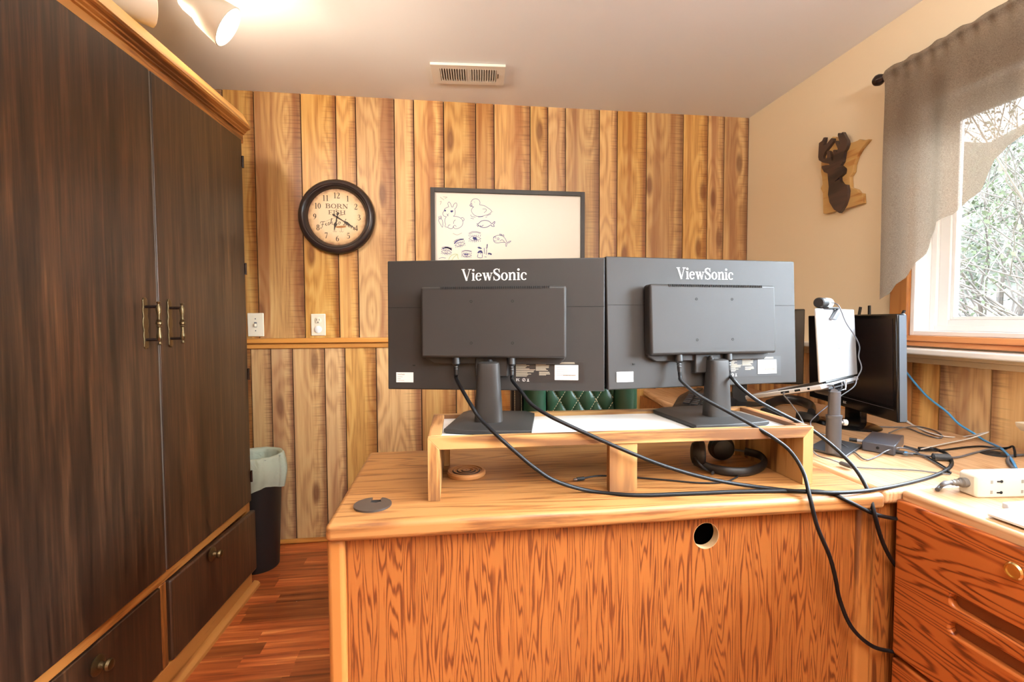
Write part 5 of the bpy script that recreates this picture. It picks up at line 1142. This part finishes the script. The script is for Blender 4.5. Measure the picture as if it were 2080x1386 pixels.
o = cable('laptop_cable', 'thin cable from the laptop side port to a small inline adapter', [lpp, lpp+Vector((-.008, -.006, -.006))] + A([(1608, 822, 1.27), (1626, 848, 1.24), (1638, 876, 1.21), (1645, 905, 1.19), (1660, 925, 0, DZ+.012), (1688, 934, 0, DZ+.012), (1708, 941, 0, zz), (1735, 949, 0, zz), (1780, 952, 0, zz), (1850, 955, 0, zz), (1905, 961, 0, zz), (1930, 964, 0, zz)]), .0017, 'grey', deskc)
obj('inline_adapter', MB().tube(A([(1709, 941, 0, DZ+.010), (1732, 949, 0, DZ+.010)]), .0075, 12, flat=.7), plain('adapter_grey', C(70, 66, 64), .4), o)
cable('grey_cord', 'coiled grey cord by the grommet at the right picture edge', A([(2095, 924, 0, zz), (2070, 925, 0, zz), (2052, 928, 0, zz), (2047, 938, 0, zz), (2058, 951, 0, zz), (2078, 960, 0, zz), (2100, 967, 0, zz)]), .0038, 'grey', deskc)

# power strip lying on its side on the cabinet
u = Vector((.997, -.077, 0)).normalized(); v = Vector((.077, .997, 0)).normalized(); S0 = Vector((1.130, .872, DZ))
ps = thing('power_strip', 'white power strip lying on its side on the file cabinet', 'power strip', S0, math.atan2(u.y, u.x))
obj('strip_case', MB().prism([(0, 0), (.36, 0), (.36, .05), (0, .05), (-.012, .042), (-.012, .006)], lambda p: Vector((p[0], p[1], 0)), lambda p: Vector((p[0], p[1], .047))), plain('warm_white_plastic', C(226, 222, 206), .4), ps, world=False, bevel=.004)
mb = MB()
for x in (.018, .088, .16, .23):
    for z in (.013, .035): mb.box((x-.0025, -.0006, z-.0035), (x+.0025, .001, z+.0035))
obj('mount_pad', mb, plain('grey_recess', C(140, 136, 126), .6), ps, world=False)
mb = MB()
for x in (.036, .178):
    for z in (.012, .036): mb.lathe([(.0032, 0), (.0032, .0012)], (x+.004, .0004, z), (0, -1, 0), 12); mb.box((x-.006, -.0008, z-.0015), (x+.004, .0004, z+.0015))
obj('keyhole_slot', mb, 'black_hole', ps, world=False)
be = S0 - u*.012 + v*.027 + Vector((0, 0, .026)); bt = be - u*.034
obj('cord_boot', MB().lathe([(.0105, 0), (.0105, .010), (.007, .012), (.0085, .016), (.006, .019), (.0078, .023), (.0056, .027), (.0062, .031), (.0046, .034)], be, -u, 18), plain('boot_grey', C(96, 90, 84), .5), ps)
obj('strip_cord', MB().tube(smooth_path([be - u*.03, bt - u*.006, bt - u*.02 - Vector((0, 0, .004))] + A([(1921, 980, 0, DZ+.010), (1911, 988, 0, DZ+.005), (1904, 995, 0, DZ+.004)]), 8), .0045, 10), 'grey', ps, smooth=80)
# white tray
ty = thing('plastic_tray', 'thin white plastic tray on the file cabinet at the right edge', 'tray', (1.15, .70, DZ))
obj('tray_sheet', MB().prism([(1.028, .785), (1.036, .52), (1.36, .50), (1.36, .80), (1.085, .80)], lambda p: Vector((p[0], p[1], DZ+.004)), lambda p: Vector((p[0], p[1], DZ+.009))), 'white', ty, bevel=.001)
obj('tray_lip', MB().box((1.100, .802, DZ+.003), (1.36, .816, DZ+.016)), plain('cool_white_plastic', C(206, 212, 222), .35), ty, bevel=.003)
bxp = thing('storage_box', 'white plastic box on the desk cut by the right picture edge', 'box', (1.62, 1.06, DZ))
obj('box_body', MB().box((1.585, .97, DZ+.001), (1.665, 1.10, DZ+.075)), 'ivory', bxp, bevel=.004)
obj('box_lid', MB().prism([(1.535, .865), (1.675, .865), (1.675, .840), (1.555, .840), (1.540, .852)], lambda p: Vector((p[0], .96, p[1]+.002)), lambda p: Vector((p[0], 1.115, p[1]+.002))), 'ivory', bxp, bevel=.002)

# ================================================================== OFFICE CHAIR
ch = thing('office_chair', 'green quilted leather office chair tucked behind the desk', 'office chair', (.43, 1.62, 0), math.radians(-4))
yb0 = -.04
def cushion(x0, x1, z0, z1, th, puff, nu=24, nv=24):
    def fn(u, v):
        x = x0+(x1-x0)*u; z = z0+(z1-z0)*v; e = (math.sin(PI*u)*math.sin(PI*v))**.35
        return Vector((x, yb0-puff*e, z))
    m = MB().grid(fn, nu, nv); n0 = len(m.v)
    m.add([Vector((p.x, yb0+th, p.z)) for p in m.v[:n0]], [(j*(nu+1)+i, j*(nu+1)+i+1, (j+1)*(nu+1)+i+1, (j+1)*(nu+1)+i) for j in range(nv) for i in range(nu)])
    rg = [i for i in range(nu+1)] + [j*(nu+1)+nu for j in range(1, nv+1)] + [nv*(nu+1)+i for i in range(nu-1, -1, -1)] + [j*(nu+1) for j in range(nv-1, 0, -1)]
    for a, b in zip(rg, rg[1:]+rg[:1]): m.f.append([a, b, b+n0, a+n0]); m.mi.append(0); m.pl.append((.5,)*3); m.pu.append([.5]*4)
    return m
Z0, Z1 = .56, 1.22
# quilted centre panel: diamond puffs
px_, pz_ = .062, .098
def qf(u, v):
    x = -.105+.225*u; z = Z0+(Z1-Z0)*v
    a = (x/px_+z/pz_); b = (x/px_-z/pz_); q = abs(math.sin(PI*a/1))*abs(math.sin(PI*b/1))
    return Vector((x, yb0-.020-.008*q**.6, z))
bkp = obj('backrest_panel', MB().grid(qf, 110, 200), 'leather', ch, world=False, smooth=80, label='green quilted centre panel')
mb = MB()
def stitch(mb, p, q, n):
    for i in range(n):
        a = p.lerp(q, i/n); b = p.lerp(q, (i+.6)/n); mb.tube([a, b], .0011, 5)
for k in range(-26, 27):
    for s in (1, -1):
        # lines x/px_ + s*z/pz_ = k
        P = []
        for x in (-.105, .12):
            z = s*(k - x/px_)*pz_; P.append(Vector((x, yb0-.0208, z)))
        a, b = P
        if a.z > b.z: a, b = b, a
        if b.z < Z0 or a.z > Z1: continue
        t0 = max(0, (Z0-a.z)/(b.z-a.z)); t1 = min(1, (Z1-a.z)/(b.z-a.z))
        if t1 > t0: stitch(mb, a.lerp(b, t0), a.lerp(b, t1), max(2, int(46*(t1-t0))))
obj('stitching', mb, 'thread', bkp, world=False, smooth=0)
obj('side_bolster', cushion(-.185, -.105, Z0, Z1, .05, .045), 'leather', ch, world=False, smooth=80)
obj('side_bolster', cushion(.12, .205, Z0, Z1, .05, .045), 'leather', ch, world=False, smooth=80)
wl_ = obj('side_wing', cushion(-.225, -.187, Z0, Z1-.02, .05, .012), 'leather_dark', ch, world=False, smooth=80, label='black leather side')
mb = MB()
for xx in (-.213, -.190, .203): stitch(mb, Vector((xx, yb0-.014, Z0)), Vector((xx, yb0-.014, Z1-.03)), 110)
obj('seam_stitching', mb, 'thread', ch, world=False, smooth=0)
obj('back_shell', MB().box((-.22, yb0+.045, Z0+.01), (.205, yb0+.075, Z1-.01)), 'leather_dark', ch, world=False, bevel=.02, seg=3)
obj('seat', MB().box((-.25, -.06, .43), (.25, -.03+.0, .46)) if False else MB().box((-.24, yb0-.02, .43), (.24, .42, .52)), 'leather_dark', ch, world=False, bevel=.03, seg=4)
obj('back_bracket', MB().box((-.05, yb0+.06, .40), (.05, yb0+.085, .70)), 'steel', ch, world=False, bevel=.004)
obj('gas_cylinder', MB().lathe([(.028, .12), (.028, .28), (.018, .28), (.018, .43)], (0, .18, 0), (0, 0, 1), 20), 'steel', ch, world=False)
for i in range(5):
    a = 2*PI*i/5+.3; e = Vector((.27*math.cos(a), .18+.27*math.sin(a), 0))
    l = obj('base_leg', MB().tube([(0, .18, .125), (e.x, e.y, .075)], [.026, .016], 10), 'black', ch, world=False)
    obj('caster', MB().lathe([(.024, -.018), (.028, -.014), (.028, .014), (.024, .018)], (e.x, e.y, .029), (-math.sin(a), math.cos(a), 0), 18), 'black', l, world=False)

# fixtures for the added fill lamps, unseen behind the camera
lf_ = thing('fill_ceiling_lamp', 'added round white ceiling fill lamp, unseen behind the camera', 'ceiling lamp', (.25, -.75, CZ))
obj('fill_lamp_rim', MB().lathe([(.29, 0), (.29, -.045), (.27, -.05), (.27, -.01)], (.25, -.75, CZ-.001), (0, 0, 1), 48, caps=False), 'cup', lf_)

fl_ = thing('fill_floor_lamp', 'added white uplighter for fill light, unseen behind the camera', 'floor lamp', (.75, -.40, 0))  # added lamp, unseen, for light bounced off the ceiling
obj('fill_lamp_bowl', MB().lathe([(.02, 1.66), (.12, 1.69), (.20, 1.765), (.197, 1.765), (.118, 1.70), (.02, 1.672)], (0, 0, 0), (0, 0, 1), 40, caps=False), 'cup', fl_, world=False)
obj('fill_lamp_pole', MB().tube([(0, 0, .02), (0, 0, 1.67)], .012, 12), 'steel', fl_, world=False)
obj('fill_lamp_base', MB().lathe([(.14, 0), (.14, .015), (.03, .03)], (0, 0, 0), (0, 0, 1), 40), 'steel', fl_, world=False)
